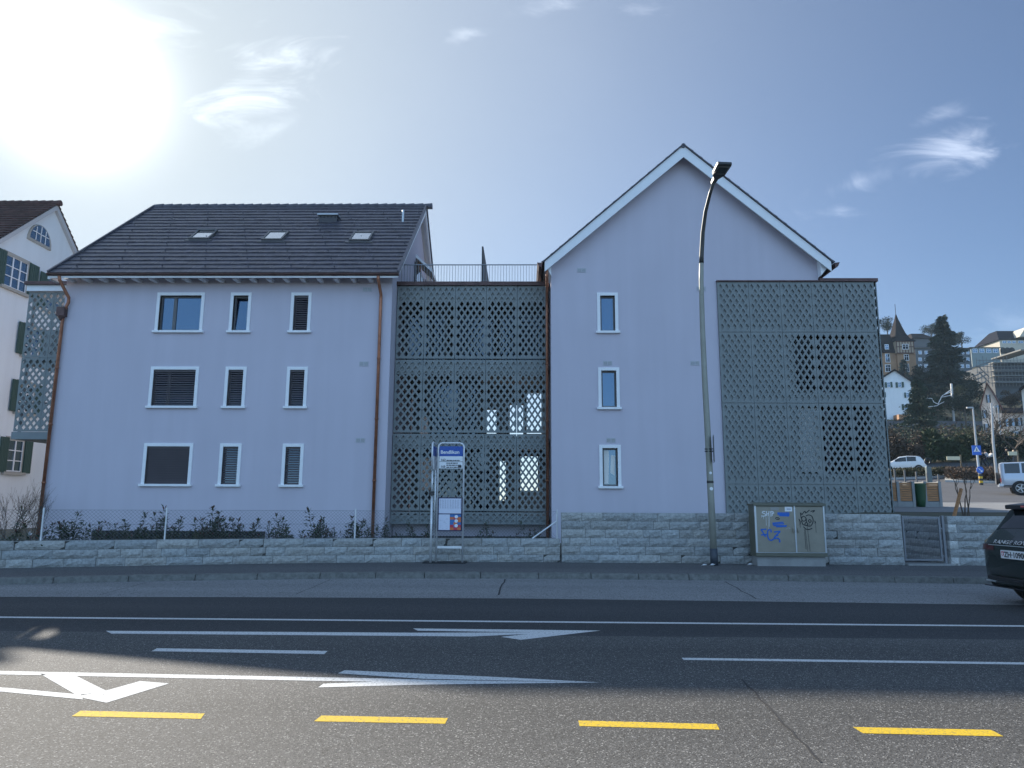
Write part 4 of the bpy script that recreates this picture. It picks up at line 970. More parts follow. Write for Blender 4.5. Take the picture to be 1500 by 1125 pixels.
m = MB(); m.box(-.16, .16, .36, .70, -.072, -.0655, 0, HM); hl = build(m, 'light_panel', mat('lamp_rim', (.16, .16, .15), .5), lmp)
m = MB(); m.box(-.125, .125, .41, .66, -.078, -.0725, 0, HM)
build(m, 'lens', mat('lamp_lens', (.02, .022, .025), .15), hl)
def onpole(py, r): 
    i = 1; p = PY(1040, py, pY); z = p.z
    for a, b in zip(lp_, lp_[1:]):
        if a.z <= z <= b.z: return a.lerp(b, (z-a.z)/(b.z-a.z))
for py, w_, h_, mt in ((693, .035, .035, M_white), (716, .05, .025, M_white)):
    p = onpole(py, .08); m = MB(); m.lathe([(w_ if py == 693 else .045, -.003), (w_ if py == 693 else .045, .003)], (p.x+.0, p.y-.088, p.z), 12, 0, 'y'); build(m, 'sticker', mt, lmp)
p = onpole(706, .08); m = MB(); m.tube([p-Vector((0, 0, .03)), p+Vector((0, 0, .03))], .09, 12); build(m, 'clamp_band', M_black, lmp)
# traffic sign on the lamp, edge on
p = onpole(658, .08); ts = thing('road_sign', 'square road sign clamped to the street lamp pole, seen edge on', 'road sign', (p.x+.1, p.y, p.z-.3))
m = MB(); sxn = Vector((.22, .97, 0)).normalized(); o_ = p+Vector((.10, -.10, 0)); hw = .34
n_ = Vector((sxn.y, -sxn.x, 0))
cs = [o_+sxn*(hw*i)+Vector((0, 0, hw*j))for i, j in ((-1, -1), (1, -1), (1, 1), (-1, 1))]
m.prism(cs, n_*.015); build(m, 'plate', mat('sign_back', (.13, .14, .15), .5, .3), ts)
m = MB(); m.bar(p+Vector((-.11, -.03, -.06)), o_+Vector((0, 0, -.06)), .03, .03); m.bar(p+Vector((-.11, -.03, .0)), o_, .03, .03); build(m, 'bracket', M_black, ts)
# small litter by the lamp foot
for i, (px, py) in enumerate(((1031, 829), (1043, 828.5), (1098, 828))):
    c = PZ(px, py, .14); m = MB(); m.add([c+Vector((-.07, .02, .0)), c+Vector((.05, .03, .0)), c+Vector((.08, -.02, .035)), c+Vector((-.05, -.03, .02)), c+Vector((0, 0, .05))], [(0, 1, 4), (1, 2, 4), (2, 3, 4), (3, 0, 4), (0, 3, 2, 1)])
    tag(build(m, 'litter', M_white), ['crumpled white paper scrap left of the lamp foot', 'white paper scrap right at the lamp foot', 'white paper scrap beside the cabinet plinth'][i], 'litter')

# ------------------------------------------------------------------ utility cabinet
cY = 18.85
cx0, cx1 = wx(1106.5, 780, cY), wx(1209.5, 780, cY); cz0, cz1 = wz(1160, 813.5, cY), wz(1160, 738, cY)
cb = thing('utility_cabinet', 'olive utility cabinet with two doors covered in blue, white and black graffiti', 'cabinet', ((cx0+cx1)/2, cY+.25, .13))
m = MB(); m.box(cx0, cx1, cY+.03, cY+.5, cz0+.06, cz1-.05); build(m, 'body', M_cab2, cb, bevel=.006)
m = MB(); m.box(cx0-.03, cx1+.03, cY-.04, cY+.53, cz1-.05, cz1); m.prism([(cx0-.03, cY-.04, cz1), (cx1+.03, cY-.04, cz1), (cx1+.03, cY+.25, cz1+.03), (cx0-.03, cY+.25, cz1+.03)], (0, 0, .003)); build(m, 'lid', M_cab2, cb, bevel=.006)
m = MB(); m.box(cx0-.01, cx1+.01, cY-.02, cY+.5, cz0-.03, cz0+.055); build(m, 'base_rail', M_cab2, cb, bevel=.005)
m = MB(); m.box(cx0+.03, cx1-.03, cY+.05, cY+.48, .10, cz0-.031); build(m, 'plinth', M_concrete, cb)
xm = cx0+(cx1-cx0)*.573; CW = cx1-cx0; CHt = cz1-cz0
drs = []
for a, b in ((cx0+.045, xm-.02), (xm+.02, cx1-.04)): m = MB(); m.box(a, b, cY, cY+.028, cz0+.075, cz1-.07); drs.append(build(m, 'door', M_cab, cb, bevel=.004))
m = MB(); zs_ = (cz0+.06, cz1-.055)
m.box(cx0, cx0+.043, cY-.006, cY+.03, *zs_); m.box(xm-.018, xm+.018, cY-.006, cY+.03, *zs_); m.box(cx1-.038, cx1, cY-.006, cY+.03, *zs_); m.box(cx0+.045, cx1-.04, cY-.003, cY+.02, cz0+.06, cz0+.073); build(m, 'edge_strip', M_alu, cb)
FRM = (Vector((cx0, cY-.001, cz0)), Vector((CW, 0, 0)), Vector((0, 0, CHt)), Vector((0, -1, 0)))
def uv(zx, zy): return ((zx-147)/(1235-147), 1-(zy-105)/(915-105))     # coordinates read off the door front
def strokes(name, mt, L, w, parent, y0=.002):
    m = MB()
    o, X, Z, N = FRM
    for i, s in enumerate(L):
        ww = s[0] if isinstance(s[0], float) else w; pts = s[1:] if isinstance(s[0], float) else s
        P = [(uv(*p)[0]*CW, uv(*p)[1]*CHt) for p in pts]
        if len(P) > 2:     # smooth
            Q = []
            for k in range(len(P)-1):
                p0 = P[max(k-1, 0)]; p1 = P[k]; p2 = P[k+1]; p3 = P[min(k+2, len(P)-1)]
                for t in (0, .25, .5, .75):
                    Q.append(tuple(.5*((2*p1[j])+(-p0[j]+p2[j])*t+(2*p0[j]-5*p1[j]+4*p2[j]-p3[j])*t*t+(-p0[j]+3*p1[j]-3*p2[j]+p3[j])*t**3) for j in (0, 1)))
            Q.append(P[-1]); P = Q
        ribbon(m, P, ww, (o, Vector((1, 0, 0)), Vector((0, 0, 1)), N), y0=y0+.0004*i)
    return build(m, name, mt, parent, recalc=False)
strokes('white_graffiti', M_gwhite, [[(318, 232), (285, 228), (268, 248), (310, 268), (322, 290), (285, 302), (250, 298)], [(335, 222), (338, 300)], [(372, 225), (368, 300)], [(336, 268), (372, 262)], [(385, 238), (420, 225)], [(402, 235), (400, 310)], [(420, 300), (425, 228), (448, 250), (425, 268)], [.008, (285, 300), (285, 350)], [.008, (322, 300), (322, 450)], [.008, (375, 300), (368, 470)], [.006, (355, 300), (354, 510)], [.006, (255, 300), (255, 330)]], .02, drs[0])
strokes('blue_graffiti', M_gblue, [[(505, 252), (690, 252)], [(505, 272), (690, 276)], [(530, 292), (685, 296)], [.028, (420, 412), (590, 396)], [.028, (420, 430), (600, 420)], [.03, (430, 450), (640, 452)], [.028, (470, 470), (630, 464)],
    [(228, 515), (320, 508)], [(240, 520), (270, 570), (300, 630)], [(232, 600), (322, 592)], [(390, 560), (385, 520), (345, 525), (332, 590), (345, 660), (385, 682), (425, 660)], [(432, 552), (535, 540)], [(530, 545), (470, 600), (425, 655)], [(440, 620), (500, 600)], [(430, 655), (490, 650), (515, 680), (512, 715)]], .032, drs[0])
strokes('black_scribble', M_gblack, [[(470, 345), (480, 325), (525, 330)], [(480, 352), (525, 350), (530, 335)]], .02, drs[0])
strokes('face_graffiti', M_gblack, [[(870, 330), (862, 245), (885, 275), (905, 245), (935, 220), (942, 250), (1005, 200)], [(945, 248), (985, 222)], [(1020, 225), (1085, 208), (1050, 240)], [(940, 300), (985, 280), (1035, 300), (1052, 360), (1035, 420), (1000, 460)], [(945, 330), (905, 300), (875, 335), (890, 375), (930, 370), (945, 330)], [(975, 375), (998, 352), (1022, 375), (1000, 398), (975, 375)], [(948, 340), (945, 400)], [(868, 370), (890, 430), (920, 440)], [(920, 420), (940, 400), (965, 420), (950, 445), (922, 440), (920, 420)], [(895, 465), (930, 500), (980, 508), (1030, 490)], [(832, 345), (848, 385), (846, 430)], [(1072, 370), (1085, 395), (1075, 415)], [(940, 440), (985, 460)],
    [.008, (908, 505), (915, 820)], [.008, (922, 500), (938, 850)], [.008, (955, 450), (975, 850)], [.008, (845, 430), (846, 480)], [.008, (1085, 420), (1086, 560)], [.008, (988, 410), (990, 470)]], .022, drs[1])
strokes('pen_scribble', M_greyink, [[.005, (620, 505), (660, 490), (690, 498), (672, 480), (650, 475)]], .005, drs[0])
def label_rect(a, b, c, d, mt, name, par):
    (u0, v0), (u1, v1) = uv(a, d), uv(b, c); m = MB(); m.box(cx0+u0*CW, cx0+u1*CW, cY-.004, cY-.0005, cz0+v0*CHt, cz0+v1*CHt); return build(m, name, mt, par)
sk_ = label_rect(622, 735, 152, 226, M_white, 'white_sticker', drs[0]); label_rect(400, 530, 158, 208, mat('plate_grey', (.30, .29, .27), .5), 'type_plate', drs[0])
m = MB(); (u0, v0), (u1, v1) = uv(650, 200), uv(715, 178); m.box(cx0+u0*CW, cx0+u1*CW, cY-.006, cY-.0045, cz0+v0*CHt, cz0+v1*CHt); build(m, 'sticker_print', M_greyink, sk_)
for k, zx in enumerate((735, 810)):
    u0, v0 = uv(zx, 520); m = MB(); m.box(cx0+u0*CW-.022, cx0+u0*CW+.022, cY-.02, cY-.001, cz0+v0*CHt-.07, cz0+v0*CHt+.07); m.box(cx0+u0*CW-.014, cx0+u0*CW+.014, cY-.045, cY-.02, cz0+v0*CHt-.05, cz0+v0*CHt+.03); build(m, 'handle', M_cab, drs[k], bevel=.004)
# ------------------------------------------------------------------ vehicles
def lerp_keys(keys, x):
    if x <= keys[0][0]: return keys[0][1:]
    for a, b in zip(keys, keys[1:]):
        if x <= b[0]:
            t = (x-a[0])/(b[0]-a[0]); return tuple(p+(q-p)*t for p, q in zip(a[1:], b[1:]))
    return keys[-1][1:]
def car(name, label, cat, loc, yaw, keys, paint, wheels, r_w, hwid, glass, rearlamp, plates=None, trim=None, scale=1.0, blunt=False):
    """keys: (x, z_bottom, z_belt, z_top, w_body, w_top); glass: list of (name, x0, x1, side) on the greenhouse; local +x is the front"""
    root = thing(name, label, cat, (0, 0, 0))
    N = 44; x0, x1 = keys[0][0], keys[-1][0]
    def sec(x):
        zb, zl, zt, w, wt = lerp_keys(keys, x)
        return [(0, zb), (w*.86, zb), (w*.97, zb+.10), (w, zb+(zl-zb)*.45), (w*1.0, zb+(zl-zb)*.75), (w*.965, zl), (w*.965+(wt-w*.965)*.55, zl+(zt-zl)*.55), (wt, zt-.05*min(1, (zt-zl)/.3)), (wt*.84, zt), (0, zt+.02)]
    xs = [x0+(x1-x0)*i/N for i in range(N+1)]
    m = MB(); rows = []
    for x in xs:
        s = sec(x); ring = [Vector((x, -y, z)) for y, z in s]+[Vector((x, y, z)) for y, z in reversed(s[1:-1])]
        rows.append(len(m.v)); m.v += [tuple(v) for v in ring]
    K = 18
    for i in range(N):
        for k in range(K):
            a, b = rows[i], rows[i+1]; m.f.append((a+k, a+(k+1) % K, b+(k+1) % K, b+k)); m.m.append(0)
    m.f.append(tuple(rows[0]+k for k in range(K))); m.m.append(0); m.f.append(tuple(rows[-1]+k for k in reversed(range(K)))); m.m.append(0)
    body = build(m, 'body', paint, root, smooth=True)
    md = body.modifiers.new('edge', 'EDGE_SPLIT'); md.split_angle = radians(32)
    def sp(x, k, side, off=.008):
        s = sec(x); k0 = int(min(k, 8.999)); t = k-k0; y = s[k0][0]+(s[k0+1][0]-s[k0][0])*t; z = s[k0][1]+(s[k0+1][1]-s[k0][1])*t
        dy, dz = s[k0+1][0]-s[k0][0], s[k0+1][1]-s[k0][1]; L = sqrt(dy*dy+dz*dz) or 1
        return Vector((x, -side*(y+off*dz/L), z-off*dy/L))
    for gname, ga, gb, ka, kb in glass:
        for side in (1, -1):
            m = MB(); n = 6; kn = 5; o = len(m.v)
            for i in range(n+1):
                for j in range(kn+1): m.v.append(tuple(sp(ga+(gb-ga)*i/n, ka+(kb-ka)*j/kn, side)))
            for i in range(n):
                for j in range(kn): a = o+i*(kn+1)+j; m.f.append((a, a+1, a+kn+2, a+kn+1)); m.m.append(0)
            build(m, gname, M_cglass, root, smooth=True, recalc=False)
    for wxp in wheels:
        for side in (1, -1):
            yo = -side*hwid
            m = MB(); m.lathe([(r_w+.04, -.02), (r_w+.04, .012)], (wxp, yo-side*.0, r_w), 24, 0, 'y'); build(m, 'wheel_arch', M_black, root)
            m = MB(); m.lathe([(r_w*.62, -.09), (r_w*.94, -.10), (r_w, -.06), (r_w, .05), (r_w*.94, .055), (r_w*.62, .05)], (wxp, yo-side*.01, r_w), 26, 0, 'y'); w = build(m, 'wheel', mat('tyre', (.02, .02, .02), .8), root, smooth=False)
            m = MB(); yy = yo-.112 if side == 1 else yo+.078
            m.lathe([(r_w*.60, -.01), (r_w*.60, .01)], (wxp, yy+side*.006, r_w), 20, 1, 'y'); m.lathe([(r_w*.16, -.014), (r_w*.12, .014)], (wxp, yy, r_w), 10, 0, 'y')
            for q in range(5):
                an = q*2*pi/5; m.bar((wxp, yy, r_w), (wxp+cos(an)*r_w*.6, yy, r_w+sin(an)*r_w*.6), .06, .03, 0, (0, 1, 0))
            m.tube([(wxp+cos(t)*r_w*.61, yy, r_w+sin(t)*r_w*.61) for t in np.linspace(0, 2*pi, 24)], .018, 5); build(m, 'rim', [mat('alloy', (.42, .43, .44), .35, .8), M_black], w)
    return root, sp, sec
def place(root, loc, yaw, s=1.0): root.location = loc; root.rotation_euler.z = yaw; root.scale = (s, s, s)
# dark SUV leaving the frame on the right: rear towards the left
P_dark = mat('car_paint_dark', (.022, .032, .030), .22, .3, coat=.6)
keys = [(-2.42, .52, 1.00, 1.02, .72, .60), (-2.38, .36, 1.03, 1.06, .86, .70), (-2.28, .27, 1.05, 1.14, .94, .74), (-2.12, .25, 1.08, 1.38, .975, .72), (-1.94, .25, 1.10, 1.62, .985, .69), (-1.78, .25, 1.10, 1.68, .99, .68), (-.9, .25, 1.08, 1.72, .99, .69), (0, .25, 1.06, 1.73, .985, .69), (.5, .25, 1.05, 1.68, .985, .68), (1.1, .25, 1.06, 1.16, .98, .76), (1.9, .26, .98, 1.02, .96, .80), (2.25, .28, .86, .90, .86, .70), (2.4, .4, .72, .74, .70, .55)]
suv, sp, sec = car('parked_car', 'dark green black SUV cut off by the right picture edge, seen from behind', 'car', None, 0, keys, P_dark, (-1.42, 1.48), .38, .985,
                   [('side_window', -1.55, -.75, 5.15, 6.9), ('side_window', -.70, .15, 5.15, 6.9), ('side_window', .2, .85, 5.15, 6.7), ('rear_window', -2.20, -1.95, 7.25, 8.98), ('windscreen', .55, 1.03, 7.3, 8.98)], True)
m = MB(); m.prism([(-2.08, -.60, 1.675), (-2.08, .60, 1.675), (-1.55, .62, 1.735), (-1.55, -.62, 1.735)], (0, 0, -.075)); sp_ = build(m, 'spoiler', M_black, suv, bevel=.015)
m = MB(); m.box(-2.09, -2.078, -.2, .2, 1.635, 1.662); build(m, 'brake_light', mat('lamp_red_pale', (.62, .16, .15), .4), sp_)
# rear trim, following the rear body surface
def backx(y, z):      # x of the rear surface at lateral y and height z
    lo = -2.42
    for i in range(400):
        x = -2.42+i*.003; s = sec(x); zs = [q[1] for q in s]
        if zs[0] <= z <= s[9][1]:
            yy = np.interp(z, [q[1] for q in s[1:9]], [q[0] for q in s[1:9]])
            if abs(y) <= yy: return x
    return -1.6
def rear_patch(y0, y1, z0, z1, name, mt, off=.008, n=8, par=None):
    m = MB(); o = 0
    for i in range(n+1):
        for j in range(3): y = y0+(y1-y0)*i/n; z = z0+(z1-z0)*j/2; m.v.append((backx(y, z)-off, y, z))
    for i in range(n):
        for j in range(2): a = i*3+j; m.f.append((a, a+1, a+4, a+3)); m.m.append(0)
    return build(m, name, mt, par or suv, smooth=True, recalc=False)
M_tail = mat('tail_lamp', (.09, .01, .01), .15, coat=.5)
for s in (1, -1): rear_patch(s*.50, s*.86, .90, 1.0, 'tail_light', M_tail); 
rear_patch(-.62, .62, .985, .998, 'chrome_strip', M_alu, .012)
m = MB(); m.box(-2.36, -2.1, -.93, .93, .27, .29); m.box(-2.45, -2.2, -.70, .70, .40, .46); build(m, 'rear_bumper_trim', M_black, suv, bevel=.01)
m = MB(); m.box(-2.405, -2.385, .55, .80, .36, .385); m.box(-2.405, -2.385, -.80, -.55, .36, .385); build(m, 'exhaust_trim', M_alu, suv)
xp = -2.455
m = MB(); m.box(xp-.004, xp+.06, -.29, .29, .78, .915); pl = build(m, 'number_plate', mat('plate_white', (.78, .79, .8), .4), suv)
Xd, Zd = (0, -1, 0), (0, 0, 1)
text('ZH·109000', .125, (xp-.004, .205, .805), Xd, Zd, M_ink, 'plate_lettering', pl, off=.004, bold=.0035)
m = MB(); m.prism([(xp-.006, .27, .895), (xp-.006, .215, .895), (xp-.006, .215, .84), (xp-.006, .243, .81), (xp-.006, .27, .84)], (.003, 0, 0)); m.box(xp-.009, xp-.0065, .235, .25, .825, .885, 1); m.box(xp-.0089, xp-.0064, .222, .263, .848, .862, 1); build(m, 'plate_shield', [M_red, M_white], pl)
m = MB(); 
tx = text('RANGE ROVER', .085, (-2.44, .48, 1.022), (0, -1, 0), Vector((.25, 0, 1)), M_alu, 'tailgate_lettering', suv, off=.0, bold=.002)
for v in tx.data.vertices:
    yl, zl = v.co.y, v.co.z; v.co.y = .50-(.48-yl)*1.62; v.co.x = backx(v.co.y, min(zl, 1.10))-.012
rc = PZ(1484, 813, .85); th = radians(3)
c_ = cos(th); s_ = sin(th); place(suv, (rc.x+2.455*c_, rc.y+2.455*s_, .0), th)
# white hatchback on the rising road
def hz_at(X, Y): return ground_z(X, Y)
P_white = mat('car_paint_white', (.72, .73, .72), .25, coat=.5); P_silver = mat('car_paint_silver', (.50, .55, .62), .28, .35, coat=.4)
hk = [(-1.95, .5, .82, .84, .62, .52), (-1.9, .33, .88, .90, .76, .60), (-1.78, .24, .93, 1.0, .82, .64), (-1.5, .22, .95, 1.38, .85, .60), (-1.2, .22, .95, 1.47, .86, .60), (-.4, .22, .93, 1.50, .86, .60), (.25, .22, .92, 1.42, .86, .60), (.95, .22, .92, .98, .85, .66), (1.6, .24, .80, .84, .82, .66), (1.9, .30, .66, .69, .70, .56), (1.98, .42, .58, .60, .55, .45)]
hb, sp, sec = car('parked_car', 'white hatchback on the rising road beside the perforated corner block', 'car', None, 0, hk, P_white, (-1.25, 1.22), .31, .85,
                  [('side_window', -1.1, -.35, 5.15, 6.9), ('side_window', -.3, .62, 5.15, 6.7), ('rear_window', -1.74, -1.5, 7.2, 8.98), ('windscreen', .35, .9, 7.2, 8.98)], True)
for s in (1, -1): m = MB(); m.box(-1.9, -1.72, s*.58-.14, s*.58+.14, .78, 1.0); build(m, 'tail_light', mat('lamp_red', (.5, .03, .02), .3), hb, bevel=.02)
m = MB(); m.box(-1.985, -1.955, -.26, .26, .55, .66); build(m, 'number_plate', M_white, hb)
pc = PY(1322, 690, 72); place(hb, (pc.x, 72, ground_z(pc.x, 72)+.04), radians(158), 1.06)
# boxy off-roader at the right edge
gk = [(-2.2, .5, 1.18, 1.9, .84, .74), (-2.16, .45, 1.2, 1.93, .87, .78), (-1, .45, 1.2, 1.95, .88, .78), (.3, .45, 1.2, 1.95, .88, .78), (.55, .45, 1.2, 1.9, .88, .78), (.85, .45, 1.2, 1.24, .88, .82), (2.0, .45, 1.14, 1.17, .87, .8), (2.1, .5, 1.1, 1.12, .84, .78)]
gw, sp, sec = car('parked_car', 'boxy silver off-roader with dark windows on the road near the right picture edge', 'car', None, 0, gk, P_silver, (-1.3, 1.45), .40, .88,
                  [('side_window', -2.0, -1.25, 5.2, 6.9), ('side_window', -1.15, -.4, 5.2, 6.9), ('side_window', -.3, .45, 5.2, 6.9)], True)
m = MB(); m.box(-2.34, -2.1, -.86, .86, .50, .68); build(m, 'rear_bumper', P_silver, gw, bevel=.03)
m = MB(); m.lathe([(.36, -.1), (.38, 0), (.36, .1)], (-2.33, 0, 1.0), 20, 0, 'x'); build(m, 'spare_wheel', M_black, gw)
for s in (1, -1): m = MB(); m.box(-2.24, -2.15, s*.74-.06, s*.74+.06, .78, 1.0); build(m, 'tail_light', mat('lamp_red', (.5, .03, .02), .3), gw)
m = MB(); m.box(-2.1, 2.0, -.93, -.88, .52, .58); m.box(-2.1, 2.0, .88, .93, .52, .58); build(m, 'side_step', M_black, gw)
pc = PY(1474, 724, 45); place(gw, (pc.x+2.25*cos(.52)+.35, 45-2.25*sin(.52)+.9, ground_z(pc.x+2.2, 44.6)+.04), radians(-30), 1.03)

# ------------------------------------------------------------------ the square and the road behind the wall
RS = [.36+.02*i for i in range(46)]
def sheet(name, m, Y0, Y1, n, dz, rs=RS, kind=True):
    mb = MB(); terrain(mb, rs, [Y0+(Y1-Y0)*i/n for i in range(n+1)], dz); return struct(mb, name, m, smooth=True)
sheet('paved_square', mat('square_concrete', (.22, .22, .22), .8, var=.12, scale=.8), 24.6, 33.5, 8, .012)
sheet('side_road', mat('side_road_asphalt', (.085, .085, .09), .75, var=.15, scale=.5), 33.5, 84, 30, .012)
M_island = mat('island_kerb', (.42, .42, .40), .7); M_hedge = mat('bare_hedge', (.13, .085, .055), .9, var=.5, scale=6)
def gpt(px, py, Y): return PY(px, py, Y)
def band(name, pts, m, h):       # pts px,Y ; strip following terrain
    mb = MB(); n = 10
    (xa, Ya), (xb, Yb), wd = pts
    for i in range(n):
        P = []
        for t in (i/n, (i+1)/n):
            px = xa+(xb-xa)*t; Y = Ya+(Yb-Ya)*t
            for dy in (0, wd): X = wx(px, 690, Y+dy); P.append(Vector((X, Y+dy, ground_z(X, Y+dy)+.01)))
        a, b, c, d = P
        mb.add([a, c, d, b]+[q+Vector((0, 0, h)) for q in (a, c, d, b)], [(4, 5, 6, 7), (0, 1, 5, 4), (2, 3, 7, 6), (3, 0, 4, 7), (1, 2, 6, 5)])
    return mb
struct(band('x', [(1383, 58), (1520, 55), 7], None, .15), 'traffic_island', M_island); struct(band('x', [(1290, 60), (1392, 64), 4], None, .15), 'traffic_island', M_island)
struct(band('x', [(1292, 47), (1372, 50), 4.2], None, .02), 'sunlit_strip', mat('sunlit_yellow', (.55, .40, .12), .7))  # yellowish strip puts sunlight on the far pavement into its colour
def hedge(label, x0, x1, Y0, Y1, w, h, m, n, seed, lw=.06, name='hedge'):
    rr = random.Random(seed); mb = MB()
    for i in range(n):
        t = rr.random(); Y = Y0+(Y1-Y0)*t+rr.uniform(.3, w); X = wx(x0+(x1-x0)*t, 690, Y); hv = h*(1 if h < 1 else .62+.25*sin(X*1.1)+.2*sin(X*2.7+1)); z = ground_z(X, Y)+.14+hv*rr.random()**.7
        d = Vector((rr.gauss(0, 1), rr.gauss(0, 1), rr.uniform(.1, 1.2))); leaf(mb, Vector((X, Y, z)), d, lw*rr.uniform(1.2, 2.4), lw, 0, rr.uniform(0, 3))
    return tag(build(mb, name, m, recalc=False), label, 'hedge')
hedge('low brown clipped hedge on the traffic island in front of the walkers', 1386, 1515, 58.3, 55.5, 5.6, .75, M_hedge, 5200, 3, .16)
hedge('low brown green hedge on the island beside the white hatchback', 1292, 1388, 60.2, 64, 3.4, .55, mat('hedge_brown_green', (.075, .065, .03), .9, var=.5, scale=5), 3000, 4, .16)
# planter boxes, barrel, railing, stake tree, parking post
M_pl = mat('planter_concrete', (.25, .26, .26), .7, var=.1, scale=3)
def planter(label, px0, px1, panels, side_panel=False):
    Y = 28.5; X0, X1 = wx(px0, 725, Y), wx(px1, 725, Y); zb = ground_z(X0, Y); z1 = wz(1320, 705, Y); o = thing('wooden_planter', label, 'planter', ((X0+X1)/2, Y, zb), 'planters on the square')
    m = MB(); t = .11; n = panels; wdt = (X1-X0-t)/n
    for i in range(n+1): m.box(X0+i*wdt, X0+i*wdt+t, Y, Y+.12, zb-.1, z1)
    m.box(X0, X1, Y+.02, Y+.12, zb-.1, zb+.22); m.box(X0, X0+t, Y+.9, Y+1.0, zb-.1, z1); m.box(X1-t, X1, Y+.9, Y+1.0, zb-.1, z1); m.box(X1-.05, X1-.02, Y+.12, Y+.9, zb-.1, z1-.02); m.box(X0+.02, X0+.05, Y+.12, Y+.9, zb-.1, z1-.02); m.box(X0, X1, Y+.92, Y+.98, zb-.1, z1-.03)
    build(m, 'frame', M_pl, o, bevel=.008)
    for i in range(n):
        m = MB(); k = 8
        for j in range(k): h = (z1-.04-zb-.24)/k; m.box(X0+i*wdt+t+.005, X0+(i+1)*wdt-.005, Y+.035, Y+.06, zb+.24+j*h, zb+.24+(j+1)*h-.012)
        build(m, 'wood_panel', M_wood, o)
    m = MB(); m.box(X0+.06, X1-.06, Y+.13, Y+.9, z1-.18, z1-.14); build(m, 'soil', M_soil, o)
planter('wooden planter with two slatted panels beside the perforated corner block', 1292, 1341, 2); planter('wooden planter with a single slatted panel, right of the green barrel', 1354, 1380, 1)
Y = 28.6; c = Vector((wx(1347.5, 725, Y), Y, 0)); zb = ground_z(c.x, Y); zt2 = wz(1347, 708, Y)
m = MB(); m.lathe([(.15, zb-.05), (.20, zb+.3), (.23, zt2-.08), (.25, zt2-.02), (.22, zt2)], (c.x, Y, 0), 16); tag(build(m, 'green_barrel', mat('barrel_green', (.02, .07, .03), .5), smooth=True), 'dark green tapered barrel standing between the two wooden planters', 'barrel')
rl = thing('metal_railing', 'thin dark metal railing behind the wooden planters', 'railing', (wx(1340, 700, 35), 35, ground_z(18, 35)))
m = MB(); pts = []
for px in (1304, 1311, 1325.5, 1342.5, 1358.5, 1374.5): X = wx(px, 700, 35); zz = ground_z(X, 35); m.box(X-.03, X+.03, 34.97, 35.03, zz-.2, wz(px, 687+(px-1311)*.12, 35)); pts.append(X)
build(m, 'post', M_frame, rl); m = MB(); m.box(pts[0], pts[-1], 34.98, 35.02, ground_z(18, 35)+.75, ground_z(18, 35)+.79); build(m, 'rail', M_frame, rl)
Y = 42; X = wx(1360, 690, Y); zb = ground_z(X, Y); zt3 = wz(1360, 672, Y); o = thing('parking_meter', 'dark parking meter post with a round head by the railing', 'parking meter', (X, Y, zb))
m = MB(); m.tube([(X, Y, zb-.1), (X, Y, zt3-.45)], .09, 8); build(m, 'post', mat('meter_grey', (.12, .15, .15), .5), o); m = MB(); m.box(X-.14, X+.14, Y-.1, Y+.1, zb+.3, zt3-.45); build(m, 'case', mat('meter_grey', (.12, .15, .15), .5), o, bevel=.03)
m = MB(); m.tube([(X+.15*cos(t), Y, zt3-.15+.17*sin(t)) for t in np.linspace(0, 2*pi, 20)], .045, 6); build(m, 'round_head', M_black, o)
# ---- bare trees
def bare_tree(mb, p, d, L, r, depth, rr, spread=.5, up_=.15):
    q = p+d*L; mid = p+d*L*.5+Vector((rr.gauss(0, L*.05), rr.gauss(0, L*.05), 0))
    mb.tube([p, mid, q], [r, r*.82, r*.64], 6 if r > .03 else 4, cap=False)
    if depth == 0: return
    for k in range(rr.choice((2, 3, 3)) if depth > 1 else 3):
        nd = (d+Vector((rr.gauss(0, spread), rr.gauss(0, spread), rr.gauss(up_, .25)))).normalized()
        bare_tree(mb, p.lerp(q, rr.uniform(.55, 1)), nd, L*rr.uniform(.6, .85), r*rr.uniform(.5, .65), depth-1, rr, spread, up_)
def young_tree():
    rr = random.Random(5); Y = 22.4; X = wx(1413, 755, Y); z = 1.33; o = thing('young_tree', 'bare young multi stemmed tree behind the granite wall near the gate', 'tree', (X, Y, z)); m = MB()
    for k in range(5):
        d = Vector((rr.gauss(0, .10), rr.gauss(0, .1), 1)).normalized(); p = Vector((X+rr.gauss(0, .07), Y+rr.gauss(0, .07), z)); L = rr.uniform(.5, .75)
        m.tube([p, p+d*L], [.02, .016], 6, cap=False); bare_tree(m, p+d*L, d, .42, .013, 3, rr, .35, .1)
    build(m, 'branches', M_bark, o)
    s = tag(MB() and (lambda mb: (mb.bar((wx(1397, 758, 22.2), 22.2, 1.3), (wx(1408, 716, 22.4), 22.4, wz(1408, 716, 22.4)), .07, .07), build(mb, 'wooden_stake', M_wood))[1])(MB()), 'leaning wooden stake supporting the bare young tree', 'stake')
young_tree()
